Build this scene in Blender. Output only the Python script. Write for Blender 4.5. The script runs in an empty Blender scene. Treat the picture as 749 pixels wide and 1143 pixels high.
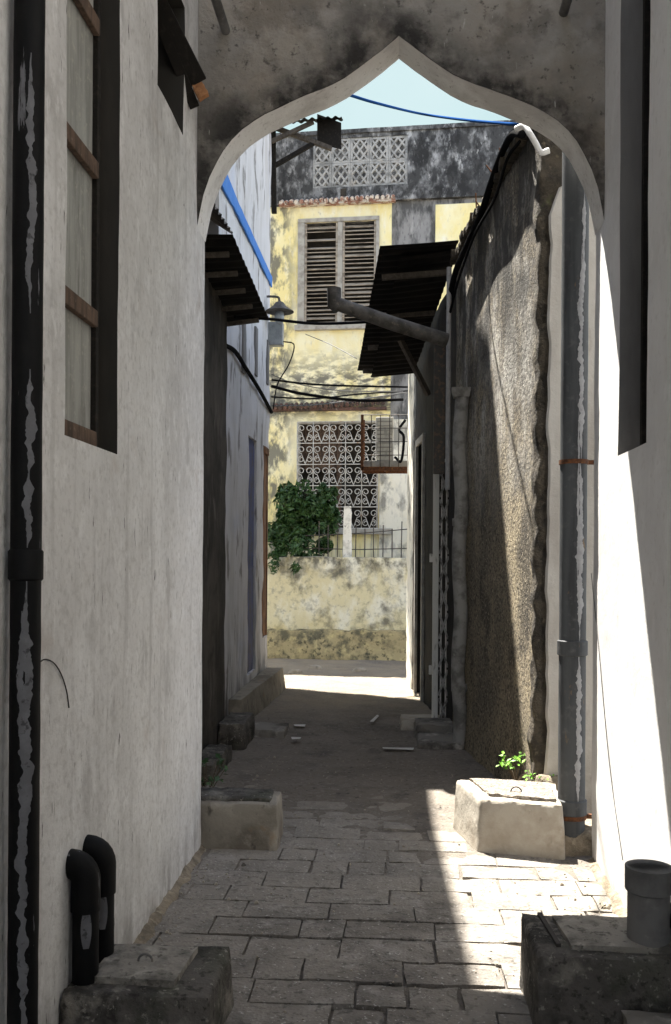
import bpy, bmesh, math, random
from mathutils import Vector, Matrix, noise
random.seed(7)
R = random.random
U = random.uniform
sc = bpy.context.scene
COL = sc.collection
PI = math.pi
# ------------------------------------------------------------------ camera
F = 1050.0
CAM = Vector((0, 0, 1.6))
YAW = math.atan(70.5 / F)
ROLL = 0.007
fw = Vector((-math.sin(YAW), math.cos(YAW), 0))
rt0 = Vector((math.cos(YAW), math.sin(YAW), 0))
up0 = Vector((0, 0, 1))
rt = rt0 * math.cos(ROLL) + up0 * math.sin(ROLL)
up = up0 * math.cos(ROLL) - rt0 * math.sin(ROLL)
cd = bpy.data.cameras.new('camera')
cam = bpy.data.objects.new('camera', cd)
COL.objects.link(cam)
cam.matrix_world = Matrix(((rt.x, up.x, -fw.x, CAM.x), (rt.y, up.y, -fw.y, CAM.y), (rt.z, up.z, -fw.z, CAM.z), (0, 0, 0, 1)))
cd.sensor_fit = 'HORIZONTAL'
cd.sensor_width = 36
cd.lens = 36 * F / 749
cd.shift_y = 50.5 / 749
cd.clip_start = 0.05
cd.clip_end = 500
sc.camera = cam


def ray(px, py):
    return fw + rt * ((px - 374.5) / F) + up * ((571.5 + 50.5 - py) / F)


def hit(px, py, p, n):
    d = ray(px, py)
    return CAM + d * ((Vector(p) - CAM).dot(Vector(n)) / d.dot(Vector(n)))


def atY(px, py, Y): return hit(px, py, (0, Y, 0), (0, 1, 0))
def atX(px, py, X): return hit(px, py, (X, 0, 0), (1, 0, 0))
def atZ(px, py, z=0): return hit(px, py, (0, 0, z), (0, 0, 1))


# ------------------------------------------------------------------ materials
def rgb(c):
    return (c[0], c[1], c[2], 1)


def M(name, base, layers=(), rough=.9, bump=(), metal=0, spec=.3, rlayer=None, trans=0):
    m = bpy.data.materials.new(name)
    m.use_nodes = True
    nt = m.node_tree
    N = nt.nodes
    L = nt.links
    N.clear()
    out = N.new('ShaderNodeOutputMaterial')
    b = N.new('ShaderNodeBsdfPrincipled')
    L.new(b.outputs[0], out.inputs[0])
    b.inputs['Roughness'].default_value = rough
    b.inputs['Metallic'].default_value = metal
    b.inputs['Specular IOR Level'].default_value = spec
    if trans:
        b.inputs['Transmission Weight'].default_value = trans
    geo = N.new('ShaderNodeNewGeometry')

    def coords(s, off):
        mp = N.new('ShaderNodeMapping')
        if not isinstance(s, (tuple, list)):
            s = (s, s, s)
        mp.inputs['Scale'].default_value = s
        mp.inputs['Location'].default_value = (off, off * .7, off * 1.3)
        L.new(geo.outputs['Position'], mp.inputs[0])
        return mp.outputs[0]

    def tex(kind, s, off, detail=6, dist=0):
        if kind == 'v':
            t = N.new('ShaderNodeTexVoronoi')
            t.inputs['Scale'].default_value = 1
            L.new(coords(s, off), t.inputs['Vector'])
            return t.outputs['Distance']
        if kind == 'c':   # crack lines
            t = N.new('ShaderNodeTexVoronoi')
            t.feature = 'DISTANCE_TO_EDGE'
            t.inputs['Scale'].default_value = 1
            n2 = N.new('ShaderNodeTexNoise')
            n2.inputs['Scale'].default_value = 3
            n2.inputs['Detail'].default_value = 5
            L.new(coords(1, off), n2.inputs['Vector'])
            mx = N.new('ShaderNodeMixRGB')
            mx.inputs[0].default_value = .25
            L.new(coords(s, off), mx.inputs[1])
            L.new(n2.outputs['Color'], mx.inputs[2])
            L.new(mx.outputs[0], t.inputs['Vector'])
            return t.outputs['Distance']
        t = N.new('ShaderNodeTexNoise')
        t.inputs['Scale'].default_value = 1
        t.inputs['Detail'].default_value = detail
        t.inputs['Roughness'].default_value = .62
        t.inputs['Distortion'].default_value = dist
        L.new(coords(s, off), t.inputs['Vector'])
        return t.outputs['Fac']

    def rng(sock, lo, hi, a=0., bb=1.):
        r = N.new('ShaderNodeMapRange')
        r.inputs[1].default_value = lo
        r.inputs[2].default_value = hi
        r.inputs[3].default_value = a
        r.inputs[4].default_value = bb
        L.new(sock, r.inputs[0])
        return r.outputs[0]

    def mul(a, bsock):
        x = N.new('ShaderNodeMath')
        x.operation = 'MULTIPLY'
        L.new(a, x.inputs[0])
        if isinstance(bsock, float):
            x.inputs[1].default_value = bsock
        else:
            L.new(bsock, x.inputs[1])
        return x.outputs[0]
    cur = None
    colnode = N.new('ShaderNodeRGB')
    colnode.outputs[0].default_value = rgb(base)
    cur = colnode.outputs[0]
    off = sum(ord(c) for c in name) % 37 + .37
    for ly in layers:
        # (colour, kind, scale, lo, hi, amount[, zmask(z0,z1) fades in from z0 to z1])
        off += 5.1
        col, kind, s, lo, hi, am = ly[:6]
        f = rng(tex(kind, s, off), lo, hi)
        f = mul(f, float(am))
        if len(ly) > 6 and ly[6] == 'attr':
            at_ = N.new('ShaderNodeAttribute')
            at_.attribute_name = 'edge'
            f = mul(f, at_.outputs['Fac'])
        elif len(ly) > 6 and ly[6]:
            sp = N.new('ShaderNodeSeparateXYZ')
            L.new(geo.outputs['Position'], sp.inputs[0])
            ax = ly[6][2] if len(ly[6]) > 2 else 2
            ad = N.new('ShaderNodeMath')
            ad.operation = 'MULTIPLY_ADD'
            L.new(tex('n', 2.5, off + 3), ad.inputs[0])
            ad.inputs[1].default_value = abs(ly[6][1] - ly[6][0]) * .8
            L.new(sp.outputs[ax], ad.inputs[2])
            f = mul(f, rng(ad.outputs[0], ly[6][0], ly[6][1]))
            if len(ly[6]) > 4:
                f = mul(f, rng(ad.outputs[0], ly[6][3], ly[6][4], 1., 0.))
        mx = N.new('ShaderNodeMixRGB')
        L.new(f, mx.inputs[0])
        L.new(cur, mx.inputs[1])
        mx.inputs[2].default_value = rgb(col)
        cur = mx.outputs[0]
    L.new(cur, b.inputs['Base Color'])
    last = None
    for (kind, s, st, dist) in bump:
        off += 3.3
        bp = N.new('ShaderNodeBump')
        bp.inputs['Strength'].default_value = st
        bp.inputs['Distance'].default_value = dist
        L.new(tex(kind, s, off, 8), bp.inputs['Height'])
        if last:
            L.new(last, bp.inputs['Normal'])
        last = bp.outputs[0]
    if last:
        L.new(last, b.inputs['Normal'])
    return m


W = {}
# grimy white limewash inside the passage
W['white_l'] = M('white_wall_plaster', (.66, .65, .64), [
    ((.44, .43, .42), 'n', 1.1, .44, .66, .6), ((.76, .755, .75), 'n', (2.6, 2.6, 1.6), .5, .64, .7), ((.36, .345, .335), 'n', (10, 10, .45), .54, .72, .55),
    ((.28, .27, .26), 'n', (5, 5, 3), .58, .70, .4), ((.78, .775, .77), 'n', (12, 12, 7), .55, .64, .6), ((.06, .05, .045), 'n', (42, 42, 8), .64, .69, .85), ((.04, .035, .03), 'n', (16, 16, 4.5), .68, .70, .9),
    ((.36, .27, .21), 'n', 3.1, .62, .78, .4), ((.40, .385, .37), 'n', 30, .5, .66, .45),
    ((.12, .105, .09), 'n', (9, 9, 3), .46, .60, .85, (.45, .05))],
    rough=.92, bump=[('n', 6, .5, .03), ('n', 26, .5, .008), ('n', 110, .4, .003)])
W['white_r'] = M('white_wall_limewash', (.68, .675, .67), [
    ((.52, .51, .50), 'n', 1.6, .42, .68, .6), ((.12, .11, .10), 'n', (30, 30, 5), .69, .73, .8), ((.76, .755, .75), 'n', (8, 8, 5), .54, .66, .5), ((.45, .43, .41), 'n', 24, .56, .68, .35),
    ((.44, .415, .39), 'n', (7, 7, .6), .57, .75, .35), ((.35, .27, .2), 'n', (10, 10, 4), .45, .65, .7, (.32, .05))],
    rough=.9, bump=[('n', 4, .3, .02), ('n', 40, .2, .003)])
W['arch_front'] = M('dirty_arch_concrete', (.30, .28, .25), [
    ((.17, .155, .138), 'n', 2.2, .40, .64, .8), ((.42, .39, .35), 'n', 3.3, .55, .72, .6),
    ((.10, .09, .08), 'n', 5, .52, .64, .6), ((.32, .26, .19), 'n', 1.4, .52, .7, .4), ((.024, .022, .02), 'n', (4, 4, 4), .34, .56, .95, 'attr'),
    ((.54, .52, .48), 'n', (40, 40, 9), .66, .71, .6), ((.045, .04, .036), 'n', (24, 24, 24), .60, .68, .7)],
    rough=.95, bump=[('n', 9, .7, .035), ('n', 40, .7, .012)])
W['arch_soffit'] = M('arch_edge_plaster', (.74, .73, .71), [((.50, .48, .46), 'n', 6, .48, .66, .6), ((.78, .77, .75), 'n', 25, .5, .7, .4), ((.28, .26, .24), 'n', 38, .60, .67, .6), ((.40, .38, .36), 'n', 2, .5, .64, .5)], bump=[('n', 14, .5, .012), ('n', 60, .4, .005)])
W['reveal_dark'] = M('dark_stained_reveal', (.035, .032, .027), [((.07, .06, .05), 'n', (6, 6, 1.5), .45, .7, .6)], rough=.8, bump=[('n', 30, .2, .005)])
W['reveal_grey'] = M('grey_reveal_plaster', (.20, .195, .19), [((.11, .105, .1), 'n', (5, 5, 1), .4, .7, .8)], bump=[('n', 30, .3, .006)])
W['glass_frost'] = M('frosted_pane', (.36, .36, .335), [((.22, .22, .20), 'n', (20, 20, 2), .42, .6, .8), ((.46, .44, .38), 'n', 40, .55, .68, .6), ((.12, .11, .1), 'n', (9, 9, 2), .58, .66, .7)], rough=.5, spec=.4, bump=[('n', (30, 30, 3), .3, .004)])
W['glass_dark'] = M('dark_pane', (.012, .012, .013), [((.03, .03, .03), 'n', 5, .4, .7, .6)], rough=.15, spec=.5)
W['wood_red'] = M('red_brown_wood', (.13, .085, .06), [((.05, .036, .028), 'n', (30, 30, 4), .45, .6, .8), ((.24, .19, .15), 'n', 45, .6, .7, .5)], bump=[('n', (60, 6, 60), .5, .004)])
W['wood_dark'] = M('dark_weathered_wood', (.016, .014, .012), [((.045, .037, .03), 'n', (40, 6, 40), .52, .7, .6)], spec=.2, bump=[('n', (60, 6, 60), .5, .004)])
W['wood_grey'] = M('grey_weathered_wood', (.10, .085, .07), [((.045, .036, .028), 'n', (25, 8, 25), .42, .65, .8), ((.17, .15, .13), 'n', (50, 8, 50), .55, .75, .6)], bump=[('n', (60, 12, 60), .5, .004)])
W['wood_end'] = M('broken_orange_wood', (.42, .20, .09), [((.20, .09, .04), 'n', 50, .4, .65, .7)], bump=[('n', 90, .6, .004)])
W['pipe_black'] = M('black_painted_pipe', (.004, .004, .0045), [((.16, .16, .175), 'n', (30, 30, 2.6), .66, .675, .9), ((.012, .011, .01), 'n', 20, .5, .8, .6)], rough=.6, spec=.15, bump=[('n', (30, 30, 5), .25, .006)])
W['pipe_drip'] = M('grey_paint_drip', (.115, .115, .125), [((.17, .17, .185), 'n', 20, .45, .65, .6), ((.03, .03, .032), 'n', 40, .58, .64, .8)], rough=.6, bump=[('n', 40, .3, .004)])
W['pipe_grey'] = M('grey_painted_pipe', (.085, .09, .095), [((.045, .046, .05), 'n', (12, 12, 1.2), .45, .62, .8), ((.15, .15, .15), 'n', 25, .55, .72, .5), ((.26, .17, .09), 'n', (16, 16, 6), .66, .72, .6)], rough=.7, spec=.2, bump=[('n', (20, 20, 3), .35, .006)])
W['pipe_drip2'] = M('pale_paint_drip', (.40, .40, .41), [((.25, .25, .26), 'n', 22, .45, .65, .6)], rough=.7, bump=[('n', 40, .3, .004)])
W['pipe_cement'] = M('cement_pipe', (.17, .165, .16), [((.08, .078, .075), 'n', 7, .42, .65, .8), ((.30, .29, .28), 'n', 20, .6, .75, .5)], bump=[('n', 40, .4, .006)])
W['rust'] = M('rusty_iron', (.15, .06, .025), [((.05, .025, .015), 'n', 40, .4, .62, .85), ((.38, .19, .06), 'n', 18, .6, .72, .6)], rough=.85, bump=[('n', 80, .5, .003)])
W['box_dark'] = M('blackened_concrete', (.11, .10, .09), [((.030, .028, .025), 'n', 5, .45, .60, .9), ((.25, .23, .20), 'n', 7, .55, .66, .8), ((.07, .08, .05), 'n', 3, .55, .7, .5), ((.34, .32, .28), 'n', 40, .60, .66, .6), ((.02, .018, .016), 'n', 22, .58, .64, .7)], bump=[('n', 18, 1.0, .022), ('n', 70, .7, .007)])
W['lid_grey'] = M('worn_lid_concrete', (.26, .24, .21), [((.09, .083, .073), 'n', 6, .46, .6, .9), ((.38, .355, .31), 'n', 12, .54, .66, .8), ((.05, .045, .038), 'n', 30, .57, .64, .7)], bump=[('n', 26, 1.0, .012), ('n', 100, .6, .004)])
W['box_pale'] = M('pale_cement_box', (.40, .365, .31), [((.26, .22, .17), 'n', 4, .45, .68, .8), ((.50, .47, .42), 'n', 9, .55, .75, .6), ((.10, .09, .07), 'n', (18, 18, 9), .62, .72, .6)], bump=[('n', 14, .5, .015), ('n', 90, .4, .004)])
W['box_mid'] = M('stained_cement_box', (.25, .225, .185), [((.14, .12, .095), 'n', 4, .45, .64, .85), ((.34, .31, .26), 'n', 8, .55, .72, .8), ((.05, .045, .038), 'n', (14, 14, 7), .60, .68, .75), ((.26, .17, .09), 'n', 5, .6, .7, .5)], bump=[('n', 14, .6, .015), ('n', 90, .5, .004)])
W['pipe_mid'] = M('pale_grey_pipe', (.30, .295, .285), [((.11, .105, .1), 'n', 8, .45, .62, .8), ((.36, .35, .33), 'n', 18, .58, .68, .7)], rough=.7, bump=[('n', 50, .3, .003)])
W['soot2'] = M('sooty_plank_wall', (.075, .067, .058), [((.028, .025, .022), 'n', (9, 2, 1.1), .44, .58, .85), ((.15, .135, .12), 'n', (16, 7, 1.6), .57, .68, .7), ((.02, .018, .016), 'n', 5, .5, .64, .6)], bump=[('n', (10, 10, 1.5), .8, .04), ('n', 50, .6, .01)])
W['box_fill'] = M('crumbly_fill', (.30, .265, .22), [((.12, .10, .085), 'v', 45, .2, .6, .7), ((.42, .38, .33), 'n', 30, .5, .7, .7)], bump=[('v', 60, .9, .012), ('n', 70, .6, .008)])
W['paver'] = M('worn_concrete_paver', (.225, .203, .178), [((.12, .109, .098), 'n', 2.6, .42, .62, .8), ((.30, .28, .255), 'n', 6, .52, .68, .75), ((.055, .05, .045), 'n', 26, .54, .62, .6), ((.50, .48, .45), 'n', 60, .61, .66, .8), ((.30, .27, .23), 'n', 1.7, .5, .68, .5), ((.29, .26, .215), 'n', 3, .3, .6, .6, (4.6, 6.4, 1))], rough=.9, bump=[('n', 24, .8, .012), ('v', 70, .6, .006), ('n', 140, .6, .004)])
W['ground'] = M('sandy_dirt', (.175, .152, .128), [((.22, .195, .168), 'n', 1.8, .45, .7, .7), ((.095, .085, .075), 'n', 3.4, .5, .7, .8), ((.30, .27, .235), 'n', 30, .56, .66, .6), ((.055, .049, .043), 'n', 24, .58, .66, .7), ((.34, .28, .20), 'n', 1.2, .3, .6, .75, (9.8, 12, 1))], rough=.95, bump=[('n', 9, .7, .035), ('n', 40, 1.0, .016), ('n', 130, .5, .005)])
W['pebble'] = M('pebbledash_wall', (.21, .18, .135), [
    ((.42, .35, .235), 'n', (1.3, 1.3, .8), .42, .58, .8), ((.07, .062, .053), 'n', (2.2, 2.2, 1.5), .52, .62, .8), ((.05, .045, .04), 'n', 40, .51, .57, .75), ((.54, .46, .34), 'n', 46, .56, .62, .65),
    ((.54, .52, .48), 'n', (4, 4, 1.6), .42, .60, .8, (2.2, 3.2)), ((.12, .11, .10), 'n', 26, .50, .58, .7, (2.0, 3.0)), ((.045, .042, .038), 'n', (4, 4, 1.5), .42, .55, .9, (3.0, 4.0))],
    bump=[('n', 42, 1.0, .014), ('n', 120, .6, .005)])
W['rubble_edge'] = M('broken_masonry_edge', (.10, .085, .065), [((.04, .035, .03), 'n', 9, .42, .6, .85), ((.26, .22, .16), 'n', 14, .58, .7, .7), ((.10, .12, .05), 'n', 6, .6, .7, .6)], bump=[('n', 14, .9, .05), ('n', 60, .7, .015)])
W['patch_white'] = M('flaking_white_plaster', (.55, .53, .50), [((.37, .34, .31), 'n', (4, 4, 2), .45, .7, .7), ((.22, .17, .12), 'n', (9, 9, 3), .62, .75, .6), ((.2, .17, .13), 'n', 3, .4, .6, .8, (.7, .2))], bump=[('n', 9, .5, .02), ('n', 60, .4, .006)])
W['grime_wall'] = M('soot_dark_render', (.034, .031, .028), [((.016, .015, .014), 'n', 2.5, .42, .6, .8), ((.09, .08, .07), 'n', (6, 6, 1.2), .6, .74, .6), ((.20, .18, .16), 'n', (16, 16, 4), .68, .74, .6)], bump=[('n', 8, .6, .03), ('n', 60, .5, .008)])
W['blue_wall'] = M('bluish_limewash', (.60, .60, .62), [((.34, .42, .62), 'n', (1.4, .8, 1.2), .54, .72, .5), ((.46, .45, .44), 'n', (3, 3, 1), .46, .62, .6), ((.14, .13, .12), 'n', (7, 5, 1.8), .57, .64, .8), ((.66, .66, .68), 'n', (12, 12, .6), .5, .7, .5), ((.05, .046, .04), 'n', (5, 5, 1.6), .42, .58, .85, (1.9, .4))], bump=[('n', 7, .4, .03), ('n', 50, .4, .006)])
W['blue_paint'] = M('bright_blue_paint', (.055, .20, .58), [((.12, .28, .62), 'n', 6, .45, .7, .6)], rough=.75, bump=[('n', 40, .3, .004)])
W['blue_door'] = M('dark_blue_paint', (.010, .028, .15), [((.01, .012, .04), 'n', 8, .48, .6, .8), ((.05, .10, .26), 'n', (20, 20, 3), .6, .7, .6)], rough=.6, bump=[('n', (40, 40, 4), .3, .004)])
W['orange_wood'] = M('orange_brown_wood', (.26, .12, .055), [((.07, .045, .03), 'n', (14, 14, 3), .42, .6, .9), ((.40, .34, .28), 'n', (20, 20, 3), .58, .68, .7)], bump=[('n', (50, 50, 6), .4, .004)])
W['yellow'] = M('mouldy_yellow_plaster', (.80, .69, .33), [
    ((.83, .79, .58), 'n', (1.6, 1.6, 1.0), .44, .64, .85), ((.66, .50, .20), 'n', (2.4, 2.4, 1.2), .58, .74, .5),
    ((.84, .83, .76), 'n', (5, 5, 1.6), .54, .68, .6), ((.24, .235, .21), 'n', (6, 6, 3.5), .61, .70, .6), ((.38, .37, .33), 'n', (16, 16, 6), .60, .74, .5), ((.12, .12, .11), 'n', (7, 7, 3.5), .43, .56, .88, (-1.62, -1.9, 0)),
    ((.09, .09, .085), 'n', (6, 6, 12), .40, .55, .88, (4.0, 4.25, 2, 4.75, 5.3)), ((.30, .28, .2), 'n', (10, 10, 2), .42, .6, .6, (7.6, 7.9, 2, 9, 9.2)), ((.28, .27, .24), 'n', (12, 12, .8), .48, .62, .75, (2.6, 2.2))],
    bump=[('n', 7, .35, .02), ('n', 50, .3, .006)])
W['cream'] = M('stained_cream_plaster', (.76, .73, .63), [
    ((.70, .60, .36), 'n', (1.8, 1.8, 1.2), .52, .68, .5), ((.17, .165, .15), 'n', (3.0, 3.0, 2.0), .52, .62, .85), ((.38, .37, .34), 'n', (9, 9, 3), .52, .66, .7)],
    bump=[('n', 7, .35, .02), ('n', 50, .3, .006)])
W['parapet'] = M('blackened_parapet', (.20, .20, .20), [((.035, .035, .037), 'n', (3, 3, 2.2), .46, .56, .92), ((.42, .42, .415), 'n', (6, 6, 3), .55, .65, .8), ((.58, .57, .55), 'n', (16, 16, 8), .60, .67, .6), ((.02, .02, .02), 'n', (20, 20, 8), .55, .62, .7), ((.02, .02, .02), 'n', (5, 5, 3), .40, .55, .85, (9.6, 9.0, 2))], bump=[('n', 8, .5, .02), ('n', 50, .5, .008)])
W['streak'] = M('streaked_grey_concrete', (.25, .245, .24), [((.06, .06, .06), 'n', (4.5, 4.5, 1.6), .45, .58, .85), ((.42, .41, .39), 'n', (9, 9, 2), .57, .70, .8), ((.04, .04, .04), 'n', (16, 16, 5), .56, .64, .6)], bump=[('n', 9, .4, .02), ('n', 60, .4, .006)])
W['lattice'] = M('grey_lattice_concrete', (.34, .335, .32), [((.15, .15, .145), 'n', 7, .46, .60, .75), ((.42, .38, .33), 'n', 5, .58, .7, .6)], bump=[('n', 50, .4, .006)])
W['tile'] = M('red_clay_tile', (.30, .16, .12), [((.66, .62, .56), 'n', 9, .46, .54, .85), ((.12, .09, .07), 'n', 14, .54, .64, .8)], bump=[('n', 40, .4, .006)])
W['tile_dark'] = M('maroon_clay_tile', (.13, .07, .055), [((.05, .042, .04), 'n', 6, .42, .56, .85), ((.36, .28, .23), 'n', 16, .60, .70, .6)], bump=[('n', 40, .4, .006)])
W['shutter'] = M('brown_grey_shutter', (.34, .30, .25), [((.16, .13, .10), 'n', (3, 3, 14), .48, .60, .85), ((.50, .42, .32), 'n', (3, 3, 10), .56, .68, .8)], bump=[('n', 50, .3, .004)])
W['frame_grey'] = M('grey_painted_frame', (.38, .365, .33), [((.20, .18, .16), 'n', 9, .45, .65, .7)], bump=[('n', 50, .3, .004)])
W['grille'] = M('white_painted_iron', (.47, .455, .42), [((.30, .27, .23), 'n', 9, .48, .62, .7), ((.30, .15, .08), 'n', 13, .60, .68, .8)], rough=.7)
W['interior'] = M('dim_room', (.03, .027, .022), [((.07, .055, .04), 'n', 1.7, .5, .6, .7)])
W['wallyellow'] = M('mossy_yellow_wall', (.66, .60, .40), [
    ((.76, .74, .64), 'n', (3, 3, 2), .46, .60, .85), ((.10, .098, .085), 'n', (3.2, 3.2, 2.8), .52, .66, .85), ((.28, .27, .22), 'n', 13, .53, .68, .65), ((.62, .48, .16), 'n', 2, .45, .65, .7, (1.0, .3)), ((.06, .058, .05), 'n', (7, 7, 5), .45, .60, .8, (1.35, 1.62))],
    bump=[('n', 8, .6, .03), ('n', 60, .5, .008)])
W['plinth'] = M('mossy_plinth', (.40, .33, .18), [((.10, .095, .065), 'n', 4, .46, .6, .9), ((.60, .50, .25), 'n', 7, .54, .68, .7), ((.04, .04, .03), 'n', 12, .56, .64, .8)], bump=[('n', 10, .8, .04), ('n', 60, .5, .008)])
W['post'] = M('whitewashed_post', (.72, .70, .64), [((.32, .31, .28), 'n', 6, .5, .65, .7), ((.10, .1, .09), 'n', 14, .6, .68, .7)], bump=[('n', 20, .4, .008)])
W['tin'] = M('sooty_corrugated_iron', (.007, .0066, .0064), [((.018, .015, .013), 'n', (4, 4, 4), .5, .65, .7), ((.04, .022, .013), 'n', 12, .66, .74, .5)], rough=.85, spec=.15, bump=[('n', 30, .2, .004)])
W['tin_brown'] = M('faded_sheet', (.17, .15, .13), [((.08, .07, .06), 'n', (8, 8, 2), .45, .65, .8), ((.30, .28, .26), 'n', (14, 14, 2), .58, .7, .6)], rough=.8, bump=[('n', 30, .3, .006)])
W['metal_grey'] = M('dull_galvanised', (.125, .12, .115), [((.05, .047, .044), 'n', 8, .45, .6, .8), ((.22, .19, .16), 'n', 18, .58, .68, .6)], rough=.75, spec=.2, bump=[('n', 50, .3, .003)])
W['gate_white'] = M('chipped_white_gate_paint', (.66, .65, .62), [((.22, .20, .18), 'n', (30, 30, 5), .60, .66, .7)], rough=.6)
W['gate_dark'] = M('grey_gate_iron', (.36, .35, .34), [((.10, .095, .09), 'n', (26, 26, 9), .50, .58, .8)], rough=.6)
W['iron_dark'] = M('dark_iron', (.06, .057, .053), [((.15, .10, .07), 'n', 26, .52, .6, .7)], rough=.7)
W['cable_black'] = M('black_cable', (.010, .010, .011), [], rough=1, spec=.05)
W['cable_blue'] = M('blue_cable', (.02, .07, .22), [], rough=1, spec=0)
W['cable_grey'] = M('grey_cable', (.10, .10, .10), [], rough=.7)
W['pvc'] = M('white_pvc', (.72, .72, .72), [((.5, .5, .48), 'n', 14, .55, .7, .5)], rough=.5)
W['ac'] = M('stained_cream_metal', (.62, .60, .54), [((.30, .29, .26), 'n', (14, 14, 5), .5, .64, .8)], rough=.6)
W['kerb'] = M('worn_kerb_cement', (.20, .185, .165), [((.055, .05, .045), 'n', 4, .46, .6, .9), ((.40, .375, .34), 'n', 7, .54, .66, .8)], bump=[('n', 14, .5, .02), ('n', 90, .4, .005)])
W['stone'] = M('pale_rubble_stone', (.36, .32, .26), [((.18, .155, .12), 'n', 14, .45, .65, .8)], bump=[('n', 30, .6, .01)])
W['litter'] = M('pale_litter', (.62, .61, .58), [((.4, .38, .34), 'n', 20, .5, .7, .5)])
W['crumb'] = M('base_crumble', (.27, .225, .165), [((.12, .10, .075), 'n', 14, .45, .62, .8), ((.44, .38, .29), 'n', 24, .58, .7, .7)], bump=[('n', 26, .9, .02), ('n', 90, .6, .006)])
W['leaf'] = M('dark_green_leaf', (.035, .085, .022), [((.075, .15, .035), 'n', 9, .5, .65, .8), ((.018, .045, .014), 'n', 5, .45, .62, .7)], rough=.5, spec=.4)
W['leaf2'] = M('bright_weed_leaf', (.14, .34, .03), [((.24, .45, .06), 'n', 22, .5, .65, .7)], rough=.5)
W['stem'] = M('brown_stem', (.09, .065, .04))
W['lamp_glass'] = M('dusty_lamp_glass', (.32, .35, .37), [((.2, .22, .24), 'n', 20, .45, .65, .6)], rough=.25, spec=.5)
W['line'] = M('dark_crack', (.045, .04, .038))


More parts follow.
